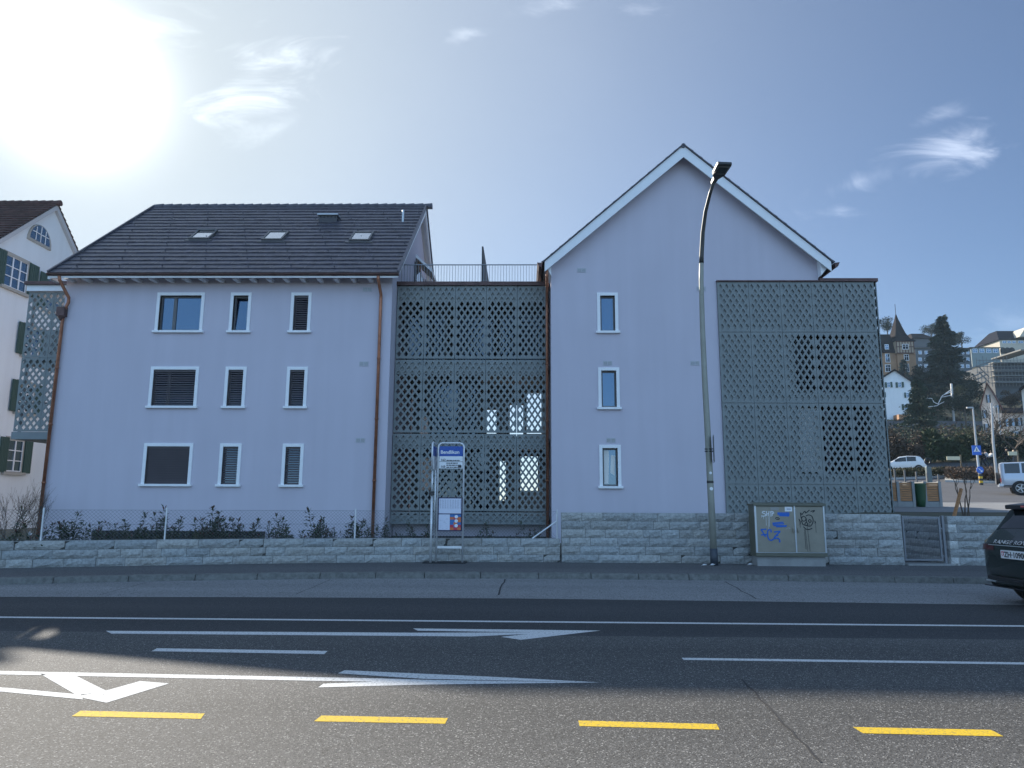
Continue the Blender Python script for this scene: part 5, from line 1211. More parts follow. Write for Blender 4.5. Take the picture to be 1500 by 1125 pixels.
# ---- signs and posts
def crossing_sign(label, px, py, w, Y, px_pole, pole_top=None):
    c = PY(px, py, Y); zb = ground_z(c.x, Y); o = thing('crossing_sign', label, 'road sign', (c.x, Y, zb))
    m = MB(); m.box(c.x-w/2, c.x+w/2, Y-.02, Y+.02, c.z-w*.55, c.z+w*.55); p = build(m, 'plate', mat('sign_blue_bright', (.02, .13, .55), .4), o)
    m = MB(); m.poly([(c.x-w*.38, Y-.024, c.z-w*.18), (c.x+w*.38, Y-.024, c.z-w*.18), (c.x, Y-.024, c.z+w*.46)]); t = build(m, 'white_triangle', M_white, p)
    m = MB(); f = lambda x, z: (c.x+w*x, Y-.028, c.z+w*z); m.poly([f(-.05, .12), f(.05, .12), f(.05, .2), f(-.05, .2)]); m.poly([f(-.07, -.02), f(.07, -.02), f(.05, .11), f(-.05, .11)]); m.poly([f(-.16, -.16), f(-.09, -.16), f(.03, -.03), f(-.05, -.03)]); m.poly([f(.1, -.16), f(.17, -.16), f(.06, -.03), f(-.0, -.03)]); build(m, 'walker_symbol', M_ink, p)
    m = MB(); m.tube([(c.x+.02, Y+.05, zb-.2), (c.x+.02, Y+.05, c.z+w*.5)], .04, 8); build(m, 'post', M_steel, o); return o
crossing_sign('blue pedestrian crossing sign on a post at the traffic island', 1430.5, 659.5, .66, 56, 1432)
crossing_sign('smaller blue pedestrian crossing sign farther up beside the bare tree', 1477.5, 643.5, .62, 95, 1478)
c = PY(1435.5, 688.5, 54.5); Y = 54.5; zb = ground_z(c.x, Y); o = thing('keep_right_sign', 'round blue arrow sign above a yellow and black island bollard', 'road sign', (c.x, Y, zb))
m = MB(); m.lathe([(.26, -.02), (.26, .02)], (c.x, Y-.02, c.z), 20, 0, 'y'); p = build(m, 'disc', mat('sign_blue_bright', (.02, .13, .55), .4), o)
m = MB(); m.bar((c.x-.12, Y-.045, c.z+.12), (c.x+.10, Y-.045, c.z-.10), .05, .004, 0, (0, 1, 0)); m.poly([(c.x+.15, Y-.046, c.z-.15), (c.x+.15, Y-.046, c.z+.02), (c.x-.02, Y-.046, c.z-.15)]); build(m, 'arrow', M_white, p)
m = MB(); zt4 = c.z-.3
for k in range(5): m.lathe([(.13, zb+(zt4-zb)*k/5), (.13, zb+(zt4-zb)*(k+1)/5)], (c.x, Y, 0), 12, k % 2)
build(m, 'bollard', [M_black, mat('bollard_yellow', (.7, .42, .02), .5)], o); m = MB(); m.tube([(c.x, Y+.03, zt4), (c.x, Y+.03, c.z+.2)], .03, 6); build(m, 'post', M_steel, o)
M_sign_cream = mat('finger_cream', (.62, .56, .38), .5)
for label, px0, px1, py0, py1, Y, pp in (('cream direction board on a post beyond the hedge island', 1386.5, 1406.5, 668.5, 674, 66, 1407.5), ('cream direction board beside the walkers near the right edge', 1476.5, 1490, 661.5, 667, 68, 1491)):
    a = PY(px0, py0, Y); b = PY(px1, py1, Y); zb = ground_z(b.x, Y); o = thing('direction_sign', label, 'sign', (b.x, Y, zb)); m = MB(); m.box(a.x, b.x, Y-.03, Y+.03, b.z, a.z); build(m, 'board', M_sign_cream, o)
    X = wx(pp, py1, Y); m = MB(); m.tube([(X, Y, zb-.2), (X, Y, a.z+.15)], .07, 8); build(m, 'post', mat('post_brown', (.16, .12, .07), .6), o)
M_lp = mat('far_lamp_pole', (.42, .42, .42), .5, .3)
def far_lamp(label, foot, top, Y, arm):
    X = wx(foot[0], foot[1], Y); zb = ground_z(X, Y); t = PY(top[0], top[1], Y); o = thing('street_lamp', label, 'street lamp', (X, Y, zb)); m = MB(); m.tube([(X, Y, zb-.3), (X, Y, (zb+t.z)/2), t], [.11, .09, .06], 8); build(m, 'pole', M_lp, o)
    if arm: e = PY(top[0]+arm, top[1]+.2, Y); m = MB(); m.bar(t, e, .16, .12); build(m, 'lamp_head', M_lp, o)
far_lamp('slim grey street lamp with a flat arm to the left, behind the blue crossing sign', (1434, 690), (1425, 597), 62, -9)
far_lamp('slim leaning lamp pole just right of the walkers', (1460.5, 702), (1452, 590), 56, 0)
far_lamp('slim distant lamp pole in front of the half timbered house', (1469, 672), (1461, 596), 90, -6)
# catenary mast on the railway line
Y = 149.5; X = wx(1397, 617, Y); o = thing('catenary_mast', 'grey railway mast with white cantilever arms above the retaining wall', 'mast', (X, Y, 18.6)); t = PY(1393.5, 562, Y)
m = MB(); m.bar((X, Y, 17), t, .32, .32); build(m, 'mast', M_lp, o); m = MB()
for a, b in (((1393, 571), (1380, 580)), ((1393, 579), (1378, 582)), ((1380, 580), (1374, 592)), ((1374, 592), (1368, 589)), ((1374, 593), (1383, 588.5)), ((1374, 594), (1360, 596)), ((1368, 589), (1365, 584)), ((1365, 584), (1350, 582)), ((1362, 584), (1346, 577)), ((1393, 574), (1381, 579))): m.bar(PY(*a, Y), PY(*b, Y), .12, .12)
build(m, 'cantilever', mat('arm_white', (.75, .75, .75), .4), o)

# ------------------------------------------------------------------ people
def skin(name, pts, edges, rad, mt, parent, root=0):
    me = bpy.data.meshes.new(name); me.from_pydata(pts, edges, []); me.materials.append(mt)
    o = link(bpy.data.objects.new(name, me)); o.parent = parent; ORG[o.name] = ORG[parent.name]
    md = o.modifiers.new('skin', 'SKIN'); md.use_smooth_shade = True
    for i, r in enumerate(rad): me.skin_vertices[0].data[i].radius = (r, r)
    me.skin_vertices[0].data[root].use_root = True
    sb = o.modifiers.new('sub', 'SUBSURF'); sb.levels = 1; sb.render_levels = 1; return o
M_skin = mat('skin', (.45, .27, .19), .55)
def person(label, px, py, Y, yaw, stride, jacket, trousers, hair, group='people walking by the crossing'):
    X = wx(px, py, Y); zb = ground_z(X, Y)+.05; o = thing('person', label, 'person', (0, 0, 0), group)
    s = stride
    V = [(0, 0, .95), (0, 0, 1.15), (.0, 0, 1.38), (.02, 0, 1.50), (.03, 0, 1.56), (.05, 0, 1.66), (.04, 0, 1.73),
         (0, .10, .93), (.5*s, .1, .50), (.55*s, .1, .09), (.55*s+.17, .1, .04), (0, -.10, .93), (-.25*s, -.1, .50), (-.75*s, -.1, .13), (-.75*s+.16, -.1, .06),
         (0, .19, 1.40), (-.2*s, .24, 1.13), (-.1*s+.08, .25, .90), (-.08*s+.1, .25, .80), (0, -.19, 1.40), (.2*s, -.24, 1.13), (.3*s+.1, -.25, .92), (.32*s+.13, -.25, .83)]
    E = [(0, 1), (1, 2), (2, 3), (3, 4), (4, 5), (5, 6), (0, 7), (7, 8), (8, 9), (9, 10), (0, 11), (11, 12), (12, 13), (13, 14), (2, 15), (15, 16), (16, 17), (17, 18), (2, 19), (19, 20), (20, 21), (21, 22)]
    Rd = [.13, .125, .14, .06, .055, .095, .07, .085, .065, .045, .04, .085, .065, .045, .04, .055, .045, .035, .035, .055, .045, .035, .035]
    skin('body', V, E, Rd, M_skin, o)
    idx = [0, 1, 2, 15, 16, 17, 19, 20, 21]; mp = {q: i for i, q in enumerate(idx)}
    skin('jacket', [V[i] for i in idx], [(mp[a], mp[b]) for a, b in E if a in mp and b in mp], [Rd[i]+.035 for i in idx], jacket, o)
    idx = [0, 7, 8, 9, 11, 12, 13]; mp = {q: i for i, q in enumerate(idx)}
    skin('trousers', [V[i] for i in idx], [(mp[a], mp[b]) for a, b in E if a in mp and b in mp], [Rd[i]+.02 for i in idx], trousers, o)
    m = MB(); 
    for k in range(2): pass
    m.lathe([(.02, .13), (.07, .11), (.105, .05), (.112, -.02), (.10, -.08)], (.035, 0, 1.66), 12); build(m, 'hair', hair, o, smooth=True)
    for q in (9, 13): m = MB(); v = V[q]; m.box(v[0]-.05, v[0]+.2, v[1]-.05, v[1]+.05, v[2]-.09, v[2]+.02); build(m, 'shoe', M_black, o, bevel=.02)
    o.location = (X, Y, zb); o.rotation_euler.z = yaw
Mj = lambda n, c: mat(n, c, .85)
person('person in a dark jacket walking, leftmost of the group by the crossing', 1441, 684, 80, pi, .55, Mj('cloth_dark', (.02, .02, .025)), Mj('cloth_black', (.012, .012, .015)), M_black)
person('person in a pale grey top walking close behind the one in dark clothes', 1445.5, 684, 81, pi*.97, .45, Mj('cloth_pale', (.45, .46, .5)), Mj('cloth_navy', (.03, .035, .06)), M_bark)
person('person in a white top and dark trousers walking alone left of the leaning pole', 1453.5, 684.5, 80, 0.05, .5, Mj('cloth_white', (.6, .6, .6)), Mj('cloth_black', (.012, .012, .015)), M_bark)
person('person in dark clothes partly hidden behind the cream direction board', 1476.5, 680, 84, pi, .6, Mj('cloth_dark', (.02, .02, .025)), Mj('cloth_black', (.012, .012, .015)), M_black)
person('person in beige clothes above the off-roader roof at the right edge', 1488, 680, 84, pi, .6, Mj('cloth_beige', (.42, .36, .28)), Mj('cloth_grey', (.15, .15, .16)), M_bark)
# ------------------------------------------------------------------ far buildings
class Face:      # vertical building face through point p0, turned by angle a (0 = facing -Y)
    def __init__(s, p0, a): s.p0 = Vector(p0); s.u = Vector((cos(a), -sin(a), 0)); s.n = Vector((-sin(a), -cos(a), 0))
    def at(s, px, py): return PP(px, py, s.p0, s.n)
    def uz(s, px, py): q = s.at(px, py)-s.p0; return q.dot(s.u), q.z+s.p0.z
    def P(s, u, z, off=0): return s.p0*1.0+s.u*u+s.n*off+Vector((0, 0, z-s.p0.z))
    def box(s, m, u0, u1, z0, z1, o0, o1): m.prism([s.P(u0, z0, o0), s.P(u1, z0, o0), s.P(u1, z1, o0), s.P(u0, z1, o0)], s.n*(o1-o0))
def simple_windows(o, fc, Y, rects, mt, shutters=None, face='front', fr=M_trim):
    """rects in px (x0,y0,x1,y1) on the building face"""
    if not fc: fc = Face((0, Y, 0), 0)
    for x0, y0, x1, y1 in rects:
        ua, za = fc.uz(x0, y0); ub, zb = fc.uz(x1, y1); m = MB(); fc.box(m, ua, ub, zb, za, .004, .12); w = build(m, 'window', fr, o)
        t = min(.12, (ub-ua)*.12); xm = (ua+ub)/2; zm = zb+(za-zb)*.6; m = MB()
        for p, q, r, s in ((ua+t, xm-t/3, zb+t, zm-t/3), (xm+t/3, ub-t, zb+t, zm-t/3), (ua+t, xm-t/3, zm+t/3, za-t), (xm+t/3, ub-t, zm+t/3, za-t)): m.quad(fc.P(p, r, .125), fc.P(q, r, .125), fc.P(q, s, .125), fc.P(p, s, .125))
        build(m, 'pane', M_glass, w)
        if shutters:
            for s in (-1, 1):
                wd = (ub-ua)*.62; e = ua if s < 0 else ub; m = MB(); fc.box(m, min(e, e+s*wd), max(e, e+s*wd), zb, za, .05, .16); build(m, 'shutter', shutters, w)
def gable_house(name, label, cat, px_l, px_r, py_eave, px_apex, py_apex, py_base, Y, depth, wallm, roofm, ov=.5, base=None, turn=0.0):
    fc = Face(PY(px_apex, py_apex, Y), turn); d = -fc.n*depth
    a = fc.at(px_l, py_eave); b = fc.at(px_r, py_eave); t = fc.at(px_apex, py_apex); zb = fc.at(px_l, py_base).z
    o = thing(name, label, cat, ((a.x+b.x)/2, Y, zb)); zz = base if base is not None else zb-6; lo = lambda p: Vector((p.x, p.y, zz))
    m = MB(); m.prism([lo(a), lo(b), b, t, a], d); build(m, 'wall', wallm, o)
    m = MB()
    for p in (a, b):
        e = t+(p-t)*1.12; n = Vector((0, 0, .28)); k = fc.n*ov+Vector((0, 0, .05)); m.prism([t+k, e+k, e+k+n, t+k+n], d-fc.n*2*ov)
    build(m, 'roof', roofm, o); return o, fc, a, b
M_green_sh = mat('shutter_green', (.035, .075, .06), .6); M_dk_sh = mat('shutter_dark', (.05, .055, .045), .6); M_sand = mat('sandstone', (.36, .22, .13), .85, var=.15, scale=.4); M_far_roof = mat('far_roof_dark', (.028, .023, .024), .95, spec=.1, var=.3, scale=.6)
M_far_grey = mat('far_grey_wall', (.10, .108, .118), .8, var=.1, scale=.2); M_red_roof = mat('far_roof_red', (.13, .06, .045), .9, var=.3, scale=.8); M_timber = mat('timber_brown', (.10, .04, .03), .7)
# white house with green shutters at the left edge: gable wall faces right, ridge runs to the left
WX = -23.8
def wp(px, py, off=0): return PX(px, py, WX+off)
ap = wp(80, 299); sl_p = wp(0, 346); k_ = (ap.z-sl_p.z)/(ap.y-sl_p.y); halfw = 5.6
wh = thing('white_house', 'white rendered house with green shutters and an old brown tile roof at the left edge', 'house', (WX, ap.y, .3))
m = MB(); y0, y1 = ap.y-halfw, ap.y+halfw; ze = ap.z-halfw*k_-.25; za = ap.z-.25
f = [Vector((WX, y0, 0)), Vector((WX, y1, 0)), Vector((WX, y1, ze)), Vector((WX, ap.y, za)), Vector((WX, y0, ze))]; m.prism(f, (-16, 0, 0)); build(m, 'wall', M_wall_white, wh)
m = MB(); us = Vector((0, 1, k_)).normalized(); ns = Vector((0, -us.z, us.y)); Ls = sqrt(halfw**2+(halfw*k_)**2)*1.1
for side in (1, -1):
    S = (lambda v: v) if side == 1 else (lambda v: Vector((v.x, 2*ap.y-v.y, v.z)))
    n = 26
    for i in range(n):
        A = Vector((0, ap.y, ap.z))-us*(Ls*(i+1)/n)+ns*.06; B = Vector((0, ap.y, ap.z))-us*(Ls*i/n); C = Vector((0, ap.y, ap.z))-us*(Ls*(i+1)/n)
        for q, r in ((A, B), (C, A)): m.quad(*[S(Vector((x, v.y, v.z))) for x, v in ((WX+.2, q), (WX-16.5, q), (WX-16.5, r), (WX+.2, r))])
xx = WX-16.5
while xx < WX-.1: m.tube([(xx, ap.y, ap.z+.03), (xx+.42, ap.y, ap.z+.05)], [.14, .16], 8); xx += .4
build(m, 'roof', M_tile_old, wh)
m = MB()
for side in (1, -1):
    S = (lambda v: v) if side == 1 else (lambda v: Vector((v.x, 2*ap.y-v.y, v.z)))
    a = Vector((WX+.0, ap.y, ap.z-.02)); b = a-us*Ls
    m.prism([S(a+Vector((-.2, 0, -.03))), S(b+Vector((-.2, 0, -.03))), S(b+Vector((-.2, 0, -.28))), S(a+Vector((-.2, 0, -.30)))], (.36, 0, 0))
build(m, 'verge_board', mat('verge_grey', (.52, .52, .53), .7), wh)
def wwin(y0_, y1_, z0_, z1_, left=True, right=True, nm='window'):
    m = MB(); t = .16
    m.box(WX, WX+.06, y0_-t, y0_, z0_-.05, z1_+t); m.box(WX, WX+.06, y1_, y1_+t, z0_-.05, z1_+t); m.box(WX, WX+.06, y0_, y1_, z1_, z1_+t); m.box(WX, WX+.16, y0_-t-.05, y1_+t+.05, z0_-.18, z0_-.052)
    w = build(m, 'window', mat('stone_surround', (.40, .38, .34), .8), wh)
    m = MB(); m.quad((WX+.01, y0_, z0_), (WX+.01, y1_, z0_), (WX+.01, y1_, z1_), (WX+.01, y0_, z1_)); build(m, 'pane', M_glass, w)
    m = MB(); n = 3 if y1_-y0_ > 1.36 else 2
    for i in range(n+1): y = y0_+(y1_-y0_)*i/n; m.box(WX+.012, WX+.045, y-.035, y+.035, z0_, z1_)
    for i in range(4): z = z0_+(z1_-z0_)*i/3; m.box(WX+.012, WX+.04, y0_, y1_, z-.02, z+.02)
    build(m, 'glazing_bar', M_trim, w)
    sw = (y1_-y0_)/2 if n == 2 else .64
    for s, on in ((-1, left), (1, right)):
        if not on: continue
        e = y0_-.05 if s < 0 else y1_+.05; m = MB(); m.box(WX+.075, WX+.12, min(e, e+s*sw), max(e, e+s*sw), z0_-.08, z1_+.1); k = 5
        for i in range(k): y = min(e, e+s*sw)+(i+.5)*sw/k; m.box(WX+.12, WX+.135, y-sw/k*.42, y+sw/k*.42, z0_-.06, z1_+.08)
        build(m, 'shutter', M_green_sh, w)
def wz_(px, py): return wp(px, py)
a = wz_(8, 375); b = wz_(36, 425); wwin(a.y, b.y, wz_(8, 421).z+.1, a.z+.1)
dzs = 3.05
zt_w = a.z+.1; zb_w = wz_(8, 421).z+.1; ycol = wz_(33, 490).y+1.2
c1 = wz_(20, 470).y; c2 = wz_(42, 490).y
ym = wz_(36, 490).y+.9
for (px0, py0, py1) in ((19, 468, 515), (9, 553, 600)):
    p = wz_(px0, py0); q = wz_(px0, py1); wwin(p.y+.89, p.y+1.91, q.z+.05, p.z-.1)
p = wz_(20, 645); q = wz_(20, 690); wwin(p.y-.38, p.y+.64, q.z, p.z)
p = wz_(72, 400); wwin(p.y-.08, p.y+1.1, zb_w-.3, zt_w-.15, True, False)
pc = wz_(58, 345); m = MB(); rr_ = .72; arc = [(pc.y+rr_*cos(t), pc.z-.35+rr_*1.15*sin(t)) for t in np.linspace(0, pi, 14)]
m.prism([Vector((WX, y, z)) for y, z in [(pc.y+rr_*1.2*cos(t), pc.z-.48+rr_*1.38*sin(t)) for t in np.linspace(0, pi, 14)]], (.06, 0, 0)); w = build(m, 'arched_window', mat('stone_surround', (.40, .38, .34), .8), wh)
m = MB(); m.poly([(WX+.065, y, z) for y, z in arc]); build(m, 'pane', M_glass, w)
m = MB()
for i in (-1, 0, 1): m.box(WX+.07, WX+.09, pc.y+i*.34-.02, pc.y+i*.34+.02, pc.z-.35, pc.z-.35+rr_*1.1*(1 if i == 0 else .85))
m.box(WX+.07, WX+.09, pc.y-.6, pc.y+.6, pc.z+.02, pc.z+.06); build(m, 'glazing_bar', M_trim, w)
# hillside buildings
tw = thing('tower_house', 'sandstone villa with a steep pointed corner tower above the hillside trees', 'house', (wx(1325, 545, 175), 175, 28))
Y = 175; a = PY(1314, 518, Y); b = PY(1344, 552, Y); zc = wz(1328, 500, Y)
m = MB(); m.box(a.x, b.x, Y, Y+5.5, 24, a.z); build(m, 'tower', M_sand, tw); m = MB(); m.box(a.x-.25, b.x-.3, Y-.3, Y+5.8, a.z+.003, zc); tf = build(m, 'timber_storey', mat('sand_plaster', (.42, .33, .24), .8), tw)
m = MB()
for i in range(7): X = a.x-.2+(b.x-a.x-.3)*i/6; m.box(X, X+.18, Y-.36, Y-.302, a.z, zc)
for zz in (a.z, (a.z+zc)/2, zc-.2): m.box(a.x-.25, b.x-.3, Y-.37, Y-.303, zz, zz+.2)
build(m, 'timber', M_timber, tf)
ta = PY(1318.5, 456, Y); cx = (a.x+b.x)/2-.3; wr2 = (b.x-a.x)/2+.35
m = MB(); hs_ = ta.z-zc; lv = [(1.05, zc), (.70, zc+.12*hs_), (.47, zc+.32*hs_), (.28, zc+.58*hs_), (.12, zc+.82*hs_), (.02, ta.z)]; rows = []
for k, z in lv: rows.append([Vector((cx+sx*wr2*k, Y+2.75+sy*3.2*k, z)) for sx, sy in ((-1, -1), (1, -1), (1, 1), (-1, 1))])
for r0, r1 in zip(rows, rows[1:]):
    for i in range(4): m.quad(r0[i], r0[(i+1) % 4], r1[(i+1) % 4], r1[i])
m.poly(rows[0]); m.tube([(cx, Y+2.75, ta.z-.3), (cx, Y+2.75, ta.z+2.6)], .06, 5); build(m, 'spire', M_far_roof, tw)
l_ = PY(1270, 516, Y); m = MB(); m.box(l_.x, a.x-.01, Y+.6, Y+11, 22, l_.z); build(m, 'wall', M_sand, tw)
m = MB(); zr2 = wz(1300, 487, Y); m.prism([Vector((l_.x, Y+.1, l_.z)), Vector((l_.x, Y+2, zr2)), Vector((l_.x, Y+9, zr2)), Vector((l_.x, Y+11.5, l_.z))], (a.x-l_.x-.3, 0, 0)); build(m, 'roof', M_far_roof, tw)
simple_windows(tw, 0, Y, [(1323.5, 519, 1331.5, 528.5)], None); simple_windows(tw, 0, Y-.3, [(1321, 504, 1331, 512)], None); simple_windows(tw, 0, Y+.6, [(1296, 518, 1304, 531), (1296, 534, 1305, 545)], None); simple_windows(tw, 0, Y, [(1326, 533, 1332, 545)], None)
simple_windows(tw, 0, Y+.4, [(1295.5, 504.5, 1302, 512)], None)
o, a, b, t = gable_house('white_house', 'small white gable house with dark green shutters below the pointed tower', 'house', 1285, 1334, 559, 1310.5, 543, 617, 152, 12, M_wall_white, M_far_roof, turn=.42)
simple_windows(o, a, 152, [(1299, 560, 1304.5, 567.5), (1315, 560, 1321, 567.5)], None, M_green_sh)
simple_windows(o, a, 152, [(1290, 575, 1295, 582), (1327, 575, 1332, 582.5), (1324, 592, 1330, 600)], None, M_green_sh); m = MB(); p = PY(1308, 609, 152); q = PY(1324, 616, 152); m.box(p.x, q.x, 149.6, 151.9, q.z, p.z); build(m, 'porch', M_wood, o)
o, a, b, t = gable_house('village_house', 'cream gable house with reddish roof and brown shutters behind the bare street tree', 'house', 1437, 1466, 597, 1446, 563, 640, 118, 10, mat('cream_plaster', (.70, .64, .58), .85, var=.06, scale=.5), M_red_roof, .7, turn=.64)
simple_windows(o, a, 118, [(1446, 578.5, 1450, 590), (1440.5, 601, 1445, 612.5), (1460, 594, 1464, 605), (1443, 621, 1448, 632.5), (1462, 617, 1467, 628)], None, M_dk_sh)
p = PY(1466, 604, 118); q = PY(1530, 640, 118); m = MB(); m.prism([Vector((p.x+.02, 118.5, q.z-6)), Vector((q.x, 118.5, q.z-6)), Vector((q.x, 118.5, p.z)), Vector((p.x+.02, 118.5, p.z))], (5.4, 7.5, 0)); wg = build(m, 'side_wing', mat('cream_plaster', (.70, .64, .58), .85), o); m = MB(); m.prism([Vector((p.x, 117.9, p.z-.1)), Vector((p.x, 118.4, p.z+.3)), Vector((p.x+2.7, 122, p.z+1.3)), Vector((p.x+5.8, 126.5, p.z))], (q.x-p.x, 0, 0)); build(m, 'wing_roof', M_far_roof, o)
simple_windows(o, 0, 118.5, [(1472, 614, 1477, 625), (1481, 613, 1486, 624), (1490, 612, 1495, 624), (1484, 632, 1492, 642)], None, M_dk_sh)
o, a, b, t = gable_house('village_house', 'pale house with a wide brown eave cut off by the right picture edge', 'house', 1496, 1540, 572, 1518, 556, 640, 105, 10, mat('cream_plaster', (.70, .64, .58), .85), M_far_roof, 1.0, turn=.66)
def block(name, label, cat, x0, y0, x1, y1, Y, depth, mt, rects, roof=None, roofm=M_far_roof, fr=M_trim):
    a = PY(x0, y0, Y); b = PY(x1, y1, Y); o = thing(name, label, cat, ((a.x+b.x)/2, Y, b.z)); m = MB(); m.box(a.x, b.x, Y, Y+depth, b.z-8, a.z); build(m, 'wall', mt, o)
    if roof: t = wz((x0+x1)/2, roof, Y); m = MB(); i = min(4, (b.x-a.x)*.2); bt = [Vector((a.x-.6, Y-.6, a.z)), Vector((b.x+.6, Y-.6, a.z)), Vector((b.x+.6, Y+depth+.6, a.z)), Vector((a.x-.6, Y+depth+.6, a.z))]; tp = [Vector((a.x+i, Y+depth*.35, t)), Vector((b.x-i, Y+depth*.35, t)), Vector((b.x-i, Y+depth*.65, t)), Vector((a.x+i, Y+depth*.65, t))]; m.add(bt+tp, [(0, 1, 2, 3), (4, 5, 6, 7), (0, 1, 5, 4), (1, 2, 6, 5), (2, 3, 7, 6), (3, 0, 4, 7)]); build(m, 'roof', roofm, o)
    simple_windows(o, 0, Y, rects, None, fr=fr); return o, a, b
block('apartment_block', 'long grey apartment block half hidden behind the big dark conifer', 'building', 1340, 510, 1425, 548, 205, 12, M_far_grey, [(x, y, x+5, y+5) for x in (1345, 1354, 1407, 1415) for y in (514, 524, 534)], 505, mat('flat_roof_tan', (.30, .24, .17), .8))
block('apartment_block', 'dark roofed villa behind the round pine on the skyline', 'building', 1338, 496, 1368, 512, 225, 10, M_far_grey, [], 485)
block('glass_house', 'pale glazed building below the skyline villa', 'building', 1422, 509, 1466, 530, 228, 10, mat('pale_green_glass', (.2, .25, .25), .5), [(x, 511, x+8, 517) for x in (1424, 1434, 1444, 1454)], 505, mat('pale_roof', (.25, .27, .27), .8))
o, a, b = block('skyline_villa', 'big dark roofed villa with arches on the skyline at the right edge', 'house', 1464, 498, 1520, 516, 250, 14, mat('villa_cream', (.52, .47, .38), .8), [(1468, 499, 1474, 503), (1475, 499, 1481, 503), (1482, 499, 1488, 503), (1491, 499, 1499, 503)], 480, mat('slate_blue', (.016, .016, .024), .95, spec=.1))
for x in (1469, 1475.5, 1482): 
    p = PY(x, 513, 250); m = MB(); m.prism([Vector((p.x-1, 249.8, p.z-1.2))]+[Vector((p.x-cos(t)*1.0, 249.8, p.z+sin(t)*1.0)) for t in np.linspace(0, pi, 8)]+[Vector((p.x+1, 249.8, p.z-1.2))], (0, .15, 0)); build(m, 'arch', M_dark, o)
p = PY(1496, 489, 250); m = MB(); m.prism([Vector((p.x-2.4, 247.5, p.z-1.6)), Vector((p.x+2.4, 247.5, p.z-1.6)), Vector((p.x, 247.5, p.z+1.8))], (0, 6, 0)); d = build(m, 'dormer', mat('villa_cream', (.52, .47, .38), .8), o)
# building in scaffolding
Y = 168; sb = thing('scaffolded_building', 'concrete building wrapped in scaffolding on the slope at the right edge', 'building', (wx(1480, 555, Y), Y, 25)); m = MB()
p = PY(1462, 530, Y); q = PY(1530, 562, Y); m.box(p.x, q.x, Y+2, Y+14, q.z-10, p.z); build(m, 'wall', M_far_grey, sb)
m = MB()
for py in (530, 541, 549, 558): zz = wz(1480, py, Y); m.box(p.x-1, q.x, Y+.2, Y+2.0, zz-.25, zz)
p2 = PY(1487, 514, Y+3); m.box(p2.x, q.x, Y+1, Y+12, p2.z-.3, p2.z); build(m, 'floor_slab', mat('slab_pale', (.22, .215, .2), .8), sb)
m = MB()
for i in range(16): X = wx(1432+i*5, 545, Y); m.tube([(X, Y, wz(1432+i*5, 566, Y)), (X, Y, wz(1450, 524+3*sin(i*2), Y))], .07, 4)
for py in (528, 537, 545, 554, 561): m.tube([(wx(1430, py, Y), Y-.05, wz(1450, py, Y)), (q.x, Y-.05, wz(1450, py-1, Y))], .07, 4)
for a_, b_ in (((1420, 540), (1450, 530)), ((1432, 536), (1449, 552)), ((1425, 552), (1440, 545)), ((1420, 562), (1446, 548)), ((1434, 545), (1449, 560)), ((1422, 570), (1445, 558))): m.tube([PY(*a_, Y), PY(*b_, Y)], .13, 4)
build(m, 'scaffold', mat('scaffold_grey', (.22, .22, .22), .6, .2), sb)
# railway retaining wall
m = MB(); Y = 147.5; a = wx(1270, 630, Y); b = wx(1445, 630, Y); m.box(a, b, Y, Y+1.2, 12, wz(1400, 617, Y)); tag(build(m, 'retaining_wall', mat('old_wall', (.10, .10, .11), .9, var=.3, scale=.6)), 'dark railway retaining wall behind the shrubs below the white house', 'wall')

# ------------------------------------------------------------------ far trees and bushes
M_con = mat('conifer_dark', (.018, .032, .022), .8, var=.5, scale=.5); M_con2 = mat('conifer_green', (.02, .042, .022), .8, var=.5, scale=.7); M_br = mat('bush_brown', (.075, .05, .032), .9, var=.5, scale=.6); M_bg = mat('bush_green', (.035, .05, .018), .9, var=.5, scale=.6); M_dkb = mat('ivy_dark', (.016, .026, .014), .8, var=.5, scale=.6); M_olive = mat('bush_olive', (.075, .075, .025), .9, var=.4, scale=.6)
def conifer(label, px, py_top, py_bot, Y, wpx, mt, seed, n=2600, name='conifer'):
    rr = random.Random(seed); X = wx(px, (py_top+py_bot)/2, Y); zt = wz(px, py_top, Y); zb = wz(px, py_bot, Y); Hh = zt-zb; Wd = wpx*Y/F
    o = thing(name, label, 'tree', (X, Y, zb)); m = MB(); m.tube([(X, Y, zb-3), (X, Y, zb+Hh*.6), (X, Y, zt-.3)], [Hh*.02+.1, Hh*.012+.05, .03], 7); build(m, 'trunk', mat('conifer_bark', (.03, .026, .02), .95), o); m = MB()
    nb = int(30+Hh*9)
    for b in range(nb):
        t = rr.random()**.8; az = rr.uniform(0, 2*pi); L = Wd*.5*(1-t)**.85*rr.uniform(.38, 1.18)+.15; z = zb+Hh*t; k = max(6, int(n/nb))
        for j in range(k):
            s = rr.random()**.6; dr = -.22*L*s*s+.08*L*s; p = Vector((X+cos(az)*L*s, Y+sin(az)*L*s, z+dr))+Vector((rr.gauss(0, .09*L+.05), rr.gauss(0, .09*L+.05), rr.gauss(-.05, .04*Hh*.2+.05)))
            d = Vector((cos(az)+rr.gauss(0, .5), sin(az)+rr.gauss(0, .5), rr.uniform(-.7, .2))); leaf(m, p, d, Hh*.035*rr.uniform(.7, 1.5)+.1, Hh*.014+.06, 0, rr.uniform(0, 3))
    build(m, 'crown', mt, o, recalc=False)
conifer('tall dark conifer rising over the grey apartment block on the slope', 1386, 465, 590, 165, 82, M_con, 21, 17000); conifer('broad green conifer in front of the small white house', 1346, 556, 634, 128, 56, M_con2, 22, 11000); conifer('blue green conifer standing before the pointed tower', 1324, 527, 560, 160, 24, mat('conifer_blue', (.035, .06, .055), .8, var=.4, scale=.6), 23, 4500)
